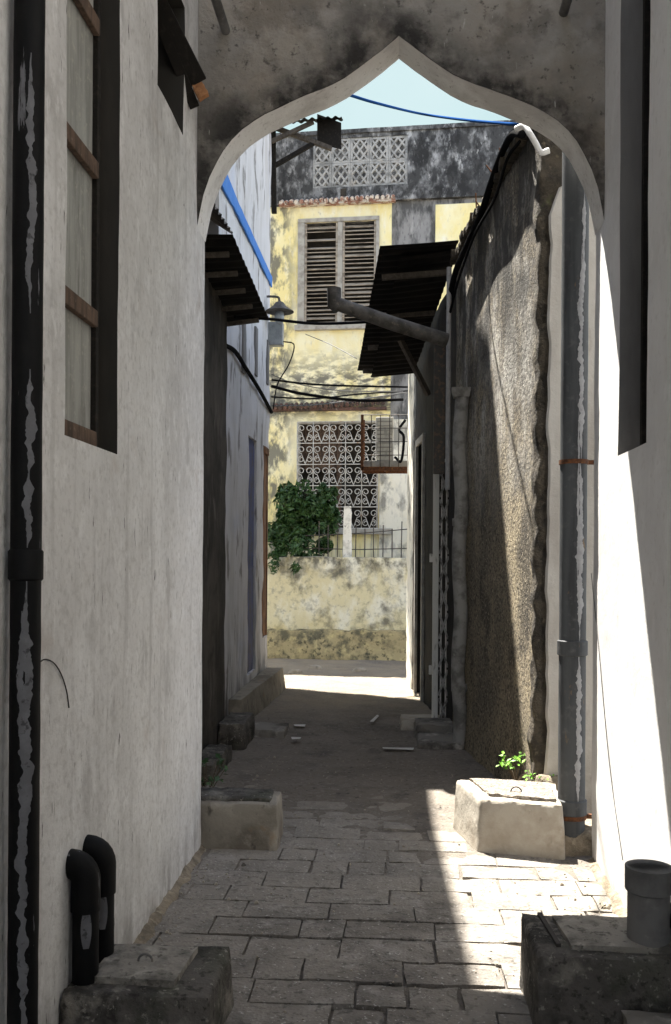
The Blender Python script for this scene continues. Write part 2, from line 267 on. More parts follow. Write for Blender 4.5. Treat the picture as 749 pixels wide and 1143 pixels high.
# ------------------------------------------------------------------ mesh helpers
class MB:
    def __init__(s):
        s.v = []
        s.f = []
        s.mi = []
        s.cur = 0

    def quad(s, *pts):
        i = len(s.v)
        s.v += [Vector(p) for p in pts]
        s.f.append(tuple(range(i, i + len(pts))))
        s.mi.append(s.cur)
        return s

    def hexa(s, b, t):
        i = len(s.v)
        s.v += [Vector(p) for p in b] + [Vector(p) for p in t]
        for q in ((3, 2, 1, 0), (4, 5, 6, 7), (0, 1, 5, 4), (1, 2, 6, 5), (2, 3, 7, 6), (3, 0, 4, 7)):
            s.f.append(tuple(i + k for k in q))
            s.mi.append(s.cur)
        return s

    def box(s, x0, x1, y0, y1, z0, z1):
        return s.hexa([(x0, y0, z0), (x1, y0, z0), (x1, y1, z0), (x0, y1, z0)], [(x0, y0, z1), (x1, y0, z1), (x1, y1, z1), (x0, y1, z1)])

    def obox(s, c, ax, ay, az, x0, x1, y0, y1, z0, z1):
        c = Vector(c)
        P = lambda x, y, z: c + ax * x + ay * y + az * z
        return s.hexa([P(x0, y0, z0), P(x1, y0, z0), P(x1, y1, z0), P(x0, y1, z0)], [P(x0, y0, z1), P(x1, y0, z1), P(x1, y1, z1), P(x0, y1, z1)])

    def bar(s, p, q, w, t, side=None):
        p = Vector(p)
        q = Vector(q)
        d = (q - p).normalized()
        a = Vector(side) if side is not None else (Vector((0, 0, 1)) if abs(d.z) < .9 else Vector((1, 0, 0)))
        a = (a - d * a.dot(d)).normalized()
        b = d.cross(a)
        h = [(-1, -1), (1, -1), (1, 1), (-1, 1)]
        return s.hexa([p + a * w / 2 * i + b * t / 2 * j for i, j in h], [q + a * w / 2 * i + b * t / 2 * j for i, j in h])

    def tube(s, pts, r, n=8, cap=True, wob=0, a0=0., a1=2 * PI):
        pts = [Vector(p) for p in pts]
        rr = r if isinstance(r, (list, tuple)) else [r] * len(pts)
        d0 = (pts[1] - pts[0]).normalized()
        a = Vector((0, 0, 1)) if abs(d0.z) < .9 else Vector((1, 0, 0))
        base = len(s.v)
        full = abs(a1 - a0 - 2 * PI) < 1e-4
        m = n if full else n + 1
        for k, p in enumerate(pts):
            if k == 0:
                d = pts[1] - pts[0]
            elif k == len(pts) - 1:
                d = pts[-1] - pts[-2]
            else:
                d = (pts[k + 1] - pts[k]).normalized() + (pts[k] - pts[k - 1]).normalized()
            d.normalize()
            a = (a - d * a.dot(d)).normalized()
            b = d.cross(a)
            for j in range(m):
                th = a0 + (a1 - a0) * j / n
                q = p + (a * math.cos(th) + b * math.sin(th)) * rr[k]
                if wob:
                    q += noise.noise_vector(q * 9) * wob
                s.v.append(q)
        for k in range(len(pts) - 1):
            for j in range(n):
                j2 = (j + 1) % m
                s.f.append((base + k * m + j, base + k * m + j2, base + (k + 1) * m + j2, base + (k + 1) * m + j))
                s.mi.append(s.cur)
        if cap and full:
            s.f.append(tuple(base + j for j in range(m))[::-1])
            s.f.append(tuple(base + (len(pts) - 1) * m + j for j in range(m)))
            s.mi += [s.cur, s.cur]
        return s

    def slab(s, b, t, n=(6, 6, 6), amp=.006, chip=.012, fr=6, seed=0):
        """rounded, chipped, uneven block between bottom quad b and top quad t"""
        b = [Vector(p) for p in b]
        t = [Vector(p) for p in t]
        nu, nv, nw = n
        LU = max(.01, ((b[1] + t[1] + b[2] + t[2]) - (b[0] + t[0] + b[3] + t[3])).length / 4)
        LV = max(.01, ((b[3] + t[3] + b[2] + t[2]) - (b[0] + t[0] + b[1] + t[1])).length / 4)
        LW = max(.01, ((t[0] + t[1] + t[2] + t[3]) - (b[0] + b[1] + b[2] + b[3])).length / 4)
        idx = {}

        def P(i, j, k):
            key = (i, j, k)
            if key in idx:
                return idx[key]
            u, v, w = i / nu, j / nv, k / nw
            e = sum(x in (0, 1) for x in (u, v, w))
            if e >= 2:
                h_ = Vector((u * LU, v * LV, w * LW)) * 9 + Vector((seed * 3.1, 3, seed)) + b[0]
                c = chip * (.3 + 1.1 * abs(noise.noise(h_)) + .8 * max(0, noise.noise(h_ * 3)))
                u, v, w = [x + (c / L_ if x == 0 else (-c / L_ if x == 1 else 0)) for x, L_ in ((u, LU), (v, LV), (w, LW))]
            lo = b[0] * (1 - u) * (1 - v) + b[1] * u * (1 - v) + b[2] * u * v + b[3] * (1 - u) * v
            hi = t[0] * (1 - u) * (1 - v) + t[1] * u * (1 - v) + t[2] * u * v + t[3] * (1 - u) * v
            p = lo * (1 - w) + hi * w
            q = p + noise.noise_vector(p * fr + Vector((seed, 0, 0))) * amp
            s.v.append(q)
            idx[key] = len(s.v) - 1
            return idx[key]

        def face(a):
            s.f.append(tuple(a))
            s.mi.append(s.cur)
        for i in range(nu):
            for j in range(nv):
                face((P(i, j, nw), P(i + 1, j, nw), P(i + 1, j + 1, nw), P(i, j + 1, nw)))
                face((P(i, j + 1, 0), P(i + 1, j + 1, 0), P(i + 1, j, 0), P(i, j, 0)))
        for i in range(nu):
            for k in range(nw):
                face((P(i, 0, k), P(i + 1, 0, k), P(i + 1, 0, k + 1), P(i, 0, k + 1)))
                face((P(i + 1, nv, k), P(i, nv, k), P(i, nv, k + 1), P(i + 1, nv, k + 1)))
        for j in range(nv):
            for k in range(nw):
                face((P(0, j + 1, k), P(0, j, k), P(0, j, k + 1), P(0, j + 1, k + 1)))
                face((P(nu, j, k), P(nu, j + 1, k), P(nu, j + 1, k + 1), P(nu, j, k + 1)))
        return s

    def panel(s, o, u, n, w, h, t, holes=(), res=.2, amp=.006, fr=2.5, edge=0., revmi=None, topf=None):
        """wall: front face at o + u*s + z*k, holes (s0,z0,s1,z1) with reveals, thickness t behind"""
        o = Vector(o)
        u = Vector(u).normalized()
        n = Vector(n).normalized()

        def cuts(L, br):
            br = sorted(set([0., L] + [x for x in br if 0 < x < L]))
            r = []
            for a, b in zip(br, br[1:]):
                k = max(1, round((b - a) / res))
                r += [a + (b - a) * i / k for i in range(k)]
            return r + [L]
        xs = cuts(w, [x for hh in holes for x in (hh[0], hh[2])])
        zs = cuts(h, [x for hh in holes for x in (hh[1], hh[3])])
        fi = {}
        bi = {}

        def zz(x, z):
            return z if topf is None else z * (1 - (z / h) ** 6 * (1 - topf(x)))

        def FV(i, j):
            if (i, j) not in fi:
                p = o + u * xs[i] + Vector((0, 0, zz(xs[i], zs[j])))
                d = n * noise.fractal(p * fr, 1, 2, 3) * amp
                if edge:
                    d += noise.noise_vector(p * 7) * edge
                s.v.append(p + d)
                fi[(i, j)] = len(s.v) - 1
            return fi[(i, j)]

        def BV(i, j):
            if (i, j) not in bi:
                s.v.append(o + u * xs[i] + Vector((0, 0, zz(xs[i], zs[j]))) - n * t)
                bi[(i, j)] = len(s.v) - 1
            return bi[(i, j)]

        def hole(i, j):
            if i < 0 or j < 0 or i >= len(xs) - 1 or j >= len(zs) - 1:
                return 2
            cx, cz = (xs[i] + xs[i + 1]) / 2, (zs[j] + zs[j + 1]) / 2
            return any(hh[0] < cx < hh[2] and hh[1] < cz < hh[3] for hh in holes)
        for i in range(len(xs) - 1):
            for j in range(len(zs) - 1):
                if hole(i, j):
                    continue
                s.f.append((FV(i, j), FV(i + 1, j), FV(i + 1, j + 1), FV(i, j + 1)))
                s.mi.append(s.cur)
                s.f.append((BV(i, j + 1), BV(i + 1, j + 1), BV(i + 1, j), BV(i, j)))
                s.mi.append(s.cur)
                for di, dj, a, b in ((-1, 0, (i, j + 1), (i, j)), (1, 0, (i + 1, j), (i + 1, j + 1)), (0, -1, (i, j), (i + 1, j)), (0, 1, (i + 1, j + 1), (i, j + 1))):
                    hl = hole(i + di, j + dj)
                    if hl:
                        s.f.append((FV(*a), BV(*a), BV(*b), FV(*b)))
                        s.mi.append(revmi if (hl is True and revmi is not None) else s.cur)
        return s

    def build(s, name, mats, parent=None, smooth=False, bevel=0, kind=None, label=None):
        me = bpy.data.meshes.new(name)
        off = Vector((0, 0, 0))
        p = parent
        while p is not None:
            off += p.location
            p = p.parent
        me.from_pydata([tuple(v - off) for v in s.v], [], s.f)
        if not isinstance(mats, (list, tuple)):
            mats = [mats]
        for m in mats:
            me.materials.append(m)
        for p_, mi in zip(me.polygons, s.mi):
            p_.material_index = mi
        bm = bmesh.new()
        bm.from_mesh(me)
        bmesh.ops.remove_doubles(bm, verts=bm.verts, dist=1e-5)
        bmesh.ops.recalc_face_normals(bm, faces=bm.faces)
        bm.to_mesh(me)
        bm.free()
        if smooth:
            me.shade_smooth()
            if smooth is not True:
                me.set_sharp_from_angle(angle=math.radians(smooth))
        o = bpy.data.objects.new(name, me)
        COL.objects.link(o)
        o.parent = parent
        if bevel:
            bv = o.modifiers.new('bevel', 'BEVEL')
            bv.width = bevel
            bv.segments = 2
            bv.limit_method = 'ANGLE'
        if kind:
            o['kind'] = kind
        if label:
            o['label'] = label
        return o


def tag(o, label, cat, group=None):
    o['label'] = label
    o['category'] = cat
    if group:
        o['group'] = group
    return o


def thing(name, label, cat, loc=(0, 0, 0), group=None):
    o = bpy.data.objects.new(name, None)
    COL.objects.link(o)
    o.location = loc
    o.empty_display_size = .2
    return tag(o, label, cat, group)


def smoothpath(pts, n=6):
    """Catmull-Rom"""
    P = [Vector(p) for p in pts]
    P = [P[0] * 2 - P[1]] + P + [P[-1] * 2 - P[-2]]
    out = []
    for i in range(1, len(P) - 2):
        a, b, c, d = P[i - 1:i + 3]
        for k in range(n):
            t = k / n
            out.append(.5 * ((2 * b) + (c - a) * t + (2 * a - 5 * b + 4 * c - d) * t * t + (3 * b - a - 3 * c + d) * t ** 3))
    out.append(P[-2])
    return out


Z3 = Vector((0, 0, 1))
XL, XR = -1.07, 1.035          # faces of the two passage walls
AY0, AY1 = 4.88, 5.09          # arch front and back

# ------------------------------------------------------------------ ground
def ground_z(x, y):
    n = noise.fractal(Vector((x * 1.3, y * 1.3, 3)), 1, 2, 4)
    f = noise.fractal(Vector((x * 9, y * 9, 7)), 1, 2, 3)
    cover = (y - 5.3) / 1.1
    # sand drifts along the walls
    edge = max(0, .22 - min(abs(x - XL), abs(XR - x))) * 4
    if y < 3.2:
        edge *= .5
    c = max(-1, min(1, cover + edge + n * .9))
    return -.008 + c * .013 + f * .004 + (.02 * n if y > 6 else 0)


g = MB()
xs = [-40, -12, -6, -3, -2.2] + [-2 + .05 * i for i in range(71)] + [1.9, 3, 6, 12, 40]
ys = [-20, -6, -1, 1.5] + [2 + .05 * i for i in range(265)] + [16, 18, 25, 60]
gi = {}
for i, x in enumerate(xs):
    for j, y in enumerate(ys):
        inside = -2.2 < x < 1.9 and 2 <= y < 15.3
        g.v.append(Vector((x, y, ground_z(x, y) if inside else (-.02 if y < 6 else .0))))
for i in range(len(xs) - 1):
    for j in range(len(ys) - 1):
        a = i * len(ys) + j
        g.f.append((a, a + len(ys), a + len(ys) + 1, a + 1))
        g.mi.append(0)
g.build('ground', W['ground'], smooth=True, kind='structure')

pv = MB()
y = 6.55
row = 0
while y > 1.2:
    x = XL - .3 - U(0, .38)
    d = .2
    while x < XR + .2:
        w = .385 * (1 if R() < .8 else .5)
        dz = U(-.0035, .0025)
        tl = U(-.004, .004)
        tx = U(-.003, .003)
        gp = .0015 + R() * .003
        j = lambda: U(-.004, .004)
        x0, x1, y0, y1 = x + gp / 2, x + w - gp / 2, y - d + gp / 2, y - gp / 2
        b = [(x0 + j(), y0 + j(), -.06), (x1 + j(), y0 + j(), -.06), (x1 + j(), y1 + j(), -.06), (x0 + j(), y1 + j(), -.06)]
        t = [(b[0][0], b[0][1], dz - tl - tx), (b[1][0], b[1][1], dz - tl + tx), (b[2][0], b[2][1], dz + tl + tx), (b[3][0], b[3][1], dz + tl - tx)]
        pv.slab(b, t, (7 if w > .3 else 4, 4, 1), .0028, .0034 + .006 * (R() < .2), 14, row)
        x += w
    y -= d
    row += 1
pv.build('lane_paving', W['paver'], smooth=40, kind='structure')

# ------------------------------------------------------------------ left passage house
lh = thing('passage_house', 'grimy white plastered house wall left of the arch with a tall dark window', 'house', (XL - .3, 2.5, 0))
wa0, wa1 = atX(72, 487, XL), atX(131, 510, XL)
wb0, wb1 = atX(176, 108, XL), atX(205, 162, XL)
WZ = 1.985
m = MB()
# wall runs along +Y from -2; s = y + 2
m.panel((XL, -6, -.1), (0, 1, 0), (1, 0, 0), AY1 + 6, 9.1, .4,
        holes=[(wa0.y + 6, WZ + .1, wa1.y + 6, 4.4), (wb0.y + 6, 3.67 + .1, wb1.y + 6, 4.4)], res=.13, amp=.006, revmi=1)
m.build('wall', [W['white_l'], W['reveal_dark']], lh, smooth=35)
# tall window
ya, yb = wa0.y, wa1.y
xx = XL - .05
ye = 3.36
q = MB()
q.box(XL - .26, XL - .035, ye, ye + .035, WZ + .003, 4.4)
win = q.build('window', W['wood_dark'], lh, bevel=.004)
q = MB()
q.box(XL - .26, XL - .24, ye + .035, yb, WZ + .003, 4.4)
q.build('side_board', W['wood_dark'], win, bevel=.004)
for z in (WZ + .035, 2.46, 3.0, 3.52, 4.05):
    q = MB()
    q.box(xx - .002, xx + .022, ya + .002, ye - .002, z - .03, z + .03)
    q.build('glazing_bar', W['wood_red'], win, bevel=.004)
q = MB()
q.box(xx - .016, xx - .004, ya, ye - .001, WZ, 4.4)
q.build('pane', W['glass_frost'], win)
# small high window
yc, yd = wb0.y, wb1.y
q = MB()
for yy in (yc + .03, yd - .03):
    q.box(XL - .22, XL - .17, yy - .03, yy + .03, 3.67, 4.4)
q.box(XL - .218, XL - .172, yc + .06, yd - .06, 3.68, 3.74)
win = q.build('window', W['wood_dark'], lh, bevel=.003)
q = MB()
q.box(XL - .25, XL - .24, yc, yd, 3.67, 4.4)
q.build('pane', W['glass_dark'], win)
# roof slab
q = MB()
q.box(XL - 4, XL + .25, -6.2, AY1 - .06, 9.0, 9.15)
q.build('roof', W['tin_brown'], lh)
q = MB()
q.box(XL - 4, XL - .4, AY1 - .4, AY1 - .01, -.1, 9.0)
q.build('end_wall', W['streak'], lh)
# sloping board sticking out of the high window
a = atX(172, -6, XL - .1)
e = atY(222, 92, 4.62)
e2 = atY(229, 106, 4.6)
sb = thing('broken_board', 'dark board with a broken orange end jutting from the small high window', 'board', (XL, 4.5, 3.9))
q = MB()
dr = (e - a).normalized()
q.bar(a, e, .085, .03, (1, 0, .3))
q.bar(a + Vector((0, .05, -.07)), e + Vector((-.03, .05, -.10)), .05, .025, (1, 0, .3))
q.build('plank', W['wood_dark'], sb, bevel=.003)
q = MB()
q.slab([e + Vector((-.035, -.02, -.02)), e + Vector((.02, -.02, 0)), e + Vector((.02, .02, 0)), e + Vector((-.035, .02, -.02))][::1],
       [e2 + Vector((-.03, -.018, -.03)), e2 + Vector((.02, -.02, -.0)), e2 + Vector((.02, .02, 0)), e2 + Vector((-.03, .02, -.03))], (3, 3, 4), .006, .006, 40)
q.build('splintered_end', W['wood_end'], sb, smooth=30)


def drippipe(name, label, x, y, r, z0, z1, mat, dripm, joints, jm, drips, wallx, clamps=(), cat='drainpipe', bow=0.):
    t = thing(name, label, cat, (x, y, z0))
    q = MB()
    q.tube([(x + bow * math.sin(z * 1.1), y, z) for z in [z0 + (z1 - z0) * k / 60 for k in range(61)]], r, 28, wob=.0015)
    q.build('pipe', mat, t, smooth=40)
    for z in joints:
        q = MB()
        q.tube([(x, y, z - .05), (x, y, z - .045), (x, y, z + .03), (x, y, z + .035)], [r * 1.02, r * 1.13, r * 1.13, r * 1.04], 28, wob=.001)
        q.build('joint', mat, t, smooth=40)
    for z in clamps:
        q = MB()
        q.tube([(x, y, z - .012), (x, y, z + .012)], r * 1.1, 28, wob=.002)
        sgn = 1 if wallx > x else -1
        q.box(*sorted((x + sgn * r * .9, wallx)), y - .012, y + .012, z - .0115, z + .0115)
        q.build('clamp', jm, t, smooth=40)
    # paint drips: narrow irregular skins 1 mm proud of the pipe
    for (ang, wid, za, zb, sd) in drips:
        q = MB()
        n = max(4, int((zb - za) / .005))
        rows = []
        for k in range(n + 1):
            z = za + (zb - za) * k / n
            env = min(1, 5 * k / n, 5 * (1 - k / n))
            c = ang + .10 * noise.noise(Vector((sd, 5, z * 3)))

            def edge_(o_):
                f_ = .42 + .55 * noise.fractal(Vector((sd, o_, z * 4.5)), 1, 2, 2) + .42 * noise.fractal(Vector((sd, o_ + 3, z * 24)), .9, 2, 4)
                return max(.0012, wid * env * f_)
            wl, wr = edge_(20), edge_(40)
            rows.append([(c - wl / r + (wl + wr) / r * j / 4) for j in range(5)])
            for th in rows[-1]:
                q.v.append(Vector((x + bow * math.sin(z * 1.1) + (r + .0025) * math.cos(th), y + (r + .0025) * math.sin(th), z)))
        for k in range(n):
            for j in range(4):
                a_ = k * 5 + j
                q.f.append((a_, a_ + 1, a_ + 6, a_ + 5))
                q.mi.append(0)
        q.build('paint_drip', dripm, t, smooth=True)
    return t


pL = atX(29, 600, XL + .055)
drippipe('black_drainpipe', 'black drainpipe with runs of grey paint at the far left edge', XL + .055, pL.y, .041, -.02, 4.6,
         W['pipe_black'], W['pipe_drip'], [1.58], W['pipe_black'],
         [(-1.25, .024, .25, 1.0, 1), (-1.15, .03, .75, 1.53, 2), (-1.1, .026, 1.62, 1.82, 3), (-1.0, .024, 1.80, 2.1, 4), (-1.05, .02, 2.25, 2.95, 5), (-1.4, .016, 1.05, 1.45, 6), (-1.1, .02, .02, .4, 9)], XL)

# twin vents on the near left box
def vent(px, py_base, y, label, seed):
    p = atY(px, py_base, y)
    x = p.x
    z0 = .205
    z1 = .545
    r = .043
    t = thing('vent_pipe', label, 'vent pipe', (x, y, z0), 'bent black vent pipes')
    q = MB()
    q.tube([(x, y, z0), (x, y, z0 + .15), (x, y, z0 + .28)], r, 24, wob=.001)
    q.build('pipe', W['pipe_black'], t, smooth=40)
    q = MB()
    pts = [(x, y, z1 - .11)] + [(x - .05 + .05 * math.cos(a_), y, z1 - .01 + .05 * math.sin(a_)) for a_ in [PI / 2 * k / 6 for k in range(7)]] + [(x - .09, y, z1 + .04)]
    q.tube(pts, r + .005, 24, wob=.001)
    q.build('elbow', W['pipe_black'], t, smooth=40)
    q = MB()
    n = 12
    for k in range(n + 1):
        z = z0 + .12 + .16 * k / n
        w = .03 * max(0, math.sin(PI * min(1, .12 + k / n))) ** .8 + .003
        for j in range(5):
            th = -1.2 + (j / 4 - .5) * w / r
            q.v.append(Vector((x + (r + .003) * math.cos(th), y + (r + .003) * math.sin(th), z)))
    for k in range(n):
        for j in range(4):
            a_ = k * 5 + j
            q.f.append((a_, a_ + 1, a_ + 6, a_ + 5))
            q.mi.append(0)
    q.build('paint_drip', W['pipe_drip'], t, smooth=True)


vent(95, 1100, 3.03, 'nearer of the two bent black vents on the dark box', 1)
vent(113, 1082, 3.19, 'farther bent black vent, half hidden behind its twin', 2)


def ring(t, x, y, z, r, mat=None, nm='lid_handle'):
    q = MB()
    q.tube([(x + r * math.cos(a_), y, z + r * math.sin(a_)) for a_ in [PI * k / 10 for k in range(11)]], .004, 8)
    q.build(nm, mat or W['metal_grey'], t, smooth=40)


bx = thing('inspection_box', 'blackened concrete inspection box under the twin vents at lower left', 'drain box', (-.83, 3.13, 0))
q = MB()
q.slab([(XL + .002, 2.90, -.05), (-.585, 2.90, -.05), (-.575, 3.34, -.05), (XL + .002, 3.34, -.05)], [(XL + .002, 2.93, .205), (-.59, 2.93, .21), (-.59, 3.33, .21), (XL + .002, 3.33, .205)], (26, 22, 12), .007, .009, 9, 3)
q.build('body', W['box_dark'], bx, smooth=50)
q = MB()
q.slab([(-1.0, 3.01, .19), (-.71, 2.99, .19), (-.69, 3.27, .19), (-.99, 3.28, .19)], [(-1.0, 3.01, .230), (-.71, 2.99, .232), (-.69, 3.27, .232), (-.99, 3.28, .228)], (10, 10, 1), .003, .004, 12, 5)
q.build('lid', W['lid_grey'], bx, smooth=50)
ring(bx, -.845, 3.13, .230, .024)

# left planter like box just past the arch
bx = thing('drain_box', 'square pale cement box at the foot of the wall left of the arch', 'drain box', (-.9, 5.2, 0))
q = MB()
X0, X1 = XL - .2, atZ(307, 953).x
q.slab([(X0, 5.09, -.04), (X1 + .005, 5.09, -.04), (X1 - .0, 5.42, -.04), (X0, 5.42, -.04)], [(X0, 5.10, .245), (X1, 5.10, .25), (X1 - .01, 5.40, .25), (X0, 5.40, .245)], (26, 16, 12), .006, .009, 9, 8)
q.build('body', W['box_mid'], bx, smooth=50)
q = MB()
q.slab([(X0 + .03, 5.14, .235), (X1 - .035, 5.14, .235), (X1 - .045, 5.37, .235), (X0 + .03, 5.37, .235)], [(X0 + .03, 5.14, .272), (X1 - .035, 5.14, .27), (X1 - .045, 5.37, .27), (X0 + .03, 5.37, .272)], (22, 12, 1), .009, .012, 25, 5)
q.build('lid', W['box_dark'], bx, smooth=50)

# curved wire on the left wall
P = [atX(a_, b_, XL + .006) for a_, b_ in ((41, 742), (50, 736), (60, 740), (68, 752), (74, 770), (77, 790))]
q = MB()
q.tube(smoothpath(P), .0022, 6)
tag(q.build('bent_wire', W['line']), 'thin bent wire loop on the grey left wall above the vents', 'wire')

# ------------------------------------------------------------------ arch
arch = thing('archway', 'dirty concrete ogee arch with pale pointed soffit spanning the alley', 'arch', (0, 4.97, 3.3))
cx = (XL + XR) / 2
hw = (XR - XL) / 2
prof = [(225, 250), (221.5, 232), (218, 215), (211, 194), (203, 177), (195, 162), (186, 150), (174, 138), (161, 129), (149, 122), (136, 116.5), (118, 109), (100, 102), (86, 97), (73, 91), (60, 84), (47, 75), (36, 67), (27, 60), (18, 53.5), (10, 47), (4, 42.5), (0, 39)]
ap = []
for dx, py in prof:
    X = dx / 225 * hw
    z = 1.6 + (624 - py) * AY0 / F * .995
    ap.append((X, z))
top = 9.0
q = MB()
half = [(cx - X, z) for X, z in ap] + [(cx + X, z) for X, z in reversed(ap[:-1])]
fine = []
for a_, b_ in zip(half, half[1:]):
    for k in range(2):
        t_ = k / 2
        fine.append((a_[0] + (b_[0] - a_[0]) * t_, a_[1] + (b_[1] - a_[1]) * t_))
fine.append(half[-1])
wob = lambda x, z: noise.noise(Vector((x * 3, 1, z * 3))) * .006
rows = 40
grid = []
for k in range(rows + 1):
    grid.append([(x, AY0 + noise.fractal(Vector((x * 2.5, 0, (z + (top - z) * (k / rows) ** 1.7) * 2.5)), 1, 2, 3) * .01, z + (top - z) * (k / rows) ** 1.7 + (wob(x, z) if k == 0 else 0)) for x, z in fine])
for k in range(rows):
    for i in range(len(fine) - 1):
        q.quad(grid[k][i], grid[k][i + 1], grid[k + 1][i + 1], grid[k + 1][i])
for i in range(len(fine) - 1):
    (x0, z0), (x1, z1) = fine[i], fine[i + 1]
    q.quad((x0, AY1, z0), (x0, AY1, top), (x1, AY1, top), (x1, AY1, z1))
q.quad((XL, AY0, top), (XR, AY0, top), (XR, AY1, top), (XL, AY1, top))
sp0 = q.build('spandrel_wall', W['arch_front'], arch, smooth=40)
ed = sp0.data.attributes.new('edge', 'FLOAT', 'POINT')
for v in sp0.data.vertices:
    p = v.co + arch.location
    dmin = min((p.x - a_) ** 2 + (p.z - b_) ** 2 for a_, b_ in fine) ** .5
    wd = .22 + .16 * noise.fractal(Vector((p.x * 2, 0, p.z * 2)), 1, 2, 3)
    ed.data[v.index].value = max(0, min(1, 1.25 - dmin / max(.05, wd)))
q = MB()
N_ = 5
for i in range(len(fine) - 1):
    for k in range(N_):
        def pt(j, kk):
            x, z = fine[j]
            yy = grid[0][j][1] + .0 + (AY1 + .012 - grid[0][j][1]) * kk / N_
            return (x, yy, z + wob(x, z) - .004 + noise.noise(Vector((x * 6, yy * 6, 0))) * .004)
        q.quad(pt(i, k), pt(i, k + 1), pt(i + 1, k + 1), pt(i + 1, k))
# thin lip so that the soffit skin has real thickness
for i in range(len(fine) - 1):
    (x0, z0), (x1, z1) = fine[i], fine[i + 1]
    q.quad((x0, AY1 + .012, z0 + wob(x0, z0) - .004), (x0, AY1 + .012, z0 + .12), (x1, AY1 + .012, z1 + .12), (x1, AY1 + .012, z1 + wob(x1, z1) - .004))
q.build('soffit', W['arch_soffit'], arch, smooth=50)

for (px, py, lb) in ((252, 34, 'grey pipe end set in the arch face, upper left'), (629, 14, 'grey pipe end set in the arch face, upper right')):
    p = atY(px, py, AY0)
    q = MB()
    q.tube([(p.x, AY0 + .04, p.z), (p.x, AY0 - 1.0, p.z + .01), (p.x, AY0 - 2.4, p.z + .02)], .024, 16, wob=.001)
    tag(q.build('overhead_pipe', W['pipe_cement'], smooth=40), lb, 'pipe')

# slab and beams added out of view to darken the near passage
pc_ = thing('passage_shade_slab', 'added slab above the view that keeps skylight off the near passage', 'sky_blocker', (0, 0, 5))
q = MB()
q.box(XL + .004, XR - .004, -6, .5, 5.0, 5.2)
q.build('slab', W['streak'], pc_)
for k in range(5):
    q = MB()
    q.box(XL + .004, XR - .004, -5.4 + k * 1.1, -5.28 + k * 1.1, 4.88, 4.997)
    q.build('beam', W['wood_dark'], pc_)

# ------------------------------------------------------------------ right passage house
rh = thing('side_house', 'pale limewashed house wall right of the arch, partly in bright sun', 'house', (XR + .3, 2.5, 0))
ra, rb = atX(722, 487, XR), atX(690, 503, XR)
RZ = 2.09
m = MB()
m.panel((XR, -6, -.1), (0, 1, 0), (-1, 0, 0), AY1 + 6, 9.1, .4, holes=[(ra.y + 6, RZ + .1, rb.y + 6, 4.9)], res=.13, amp=.005, revmi=1)
m.build('wall', [W['white_r'], W['reveal_grey']], rh, smooth=35)
q = MB()
q.box(XR + .10, XR + .15, ra.y, ra.y + .05, RZ, 5.2)
q.box(XR + .10, XR + .15, rb.y - .04, rb.y, RZ, 5.2)
win = q.build('window', W['wood_dark'], rh, bevel=.003)
q = MB()
q.box(XR + .15, XR + .16, ra.y, rb.y, RZ, 5.2)
q.build('pane', W['glass_dark'], win)
q = MB()
q.box(XR - .25, XR + 4, -6.2, AY1 - .06, 9.0, 9.15)
q.build('roof', W['tin_brown'], rh)
q = MB()
q.box(XR + .4, XR + 4, AY1 - .4, AY1 - .01, -.1, 9.0)
q.build('end_wall', W['streak'], rh)
# hairline cable on sunlit wall
q = MB()
q.tube(smoothpath([atX(660, 640, XR - .005), atX(668, 720, XR - .005), atX(680, 850, XR - .005), atX(695, 960, XR - .005)]), .0022, 6)
tag(q.build('thin_cable', W['cable_grey']), 'thin grey wire running down the sunlit right wall', 'wire')

# grey drainpipe
pp = atZ(637, 946)
PX, PY = .955, 5.24
drippipe('grey_drainpipe', 'thick grey drainpipe with pale paint runs and a rusty clamp beside the arch', PX, PY, .073, .09, 4.8,
         W['pipe_grey'], W['pipe_drip2'], [1.12, .25], W['rust'],
         [(-1.25, .03, 2.12, 3.3, 11), (-1.2, .02, 1.75, 2.12, 12), (-1.2, .036, 1.15, 2.0, 13), (-1.25, .034, .27, 1.1, 14), (-1.1, .018, 3.0, 3.6, 15), (-1.4, .012, 1.4, 2.4, 16)], XR + .15, clamps=(2.13, .19))
q = MB()
q.slab([(PX - .10, PY - .12, -.03), (PX + .2, PY - .12, -.03), (PX + .2, PY + .2, -.03), (PX - .10, PY + .2, -.03)], [(PX - .07, PY - .07, .10), (PX + .15, PY - .08, .13), (PX + .15, PY + .15, .16), (PX - .07, PY + .15, .12)], (9, 9, 5), .02, .02, 14, 4)
tag(q.build('cement_plug', W['crumb'], smooth=50), 'crumbling cement lump at the foot of the grey drainpipe', 'cement')

# right box past arch
bx = thing('drain_box', 'pale cement box with flared sides standing in the sun by the grey pipe', 'drain box', (.62, 5.3, 0))
q = MB()
c0 = atZ(532, 951)
c1 = atZ(504, 924)
q.slab([(c0.x, c0.y, -.04), (.90, 5.07, -.04), (.95, 5.65, -.04), (c1.x, c1.y, -.04)], [(c0.x + .02, c0.y + .02, .285), (.885, 5.09, .285), (.93, 5.6, .285), (c1.x + .025, c1.y + .02, .285)], (26, 26, 14), .006, .009, 9, 21)
q.build('body', W['box_pale'], bx, smooth=50)
q = MB()
q.slab([(c0.x + .07, c0.y + .07, .27), (.86, 5.14, .27), (.89, 5.54, .27), (c1.x + .10, c1.y - .01, .27)], [(c0.x + .07, c0.y + .07, .303), (.86, 5.14, .305), (.89, 5.54, .305), (c1.x + .10, c1.y - .01, .303)], (26, 20, 1), .009, .006, 22, 22)
q.build('lid', W['box_fill'], bx, smooth=50)
ring(bx, .66, 5.28, .302, .03)

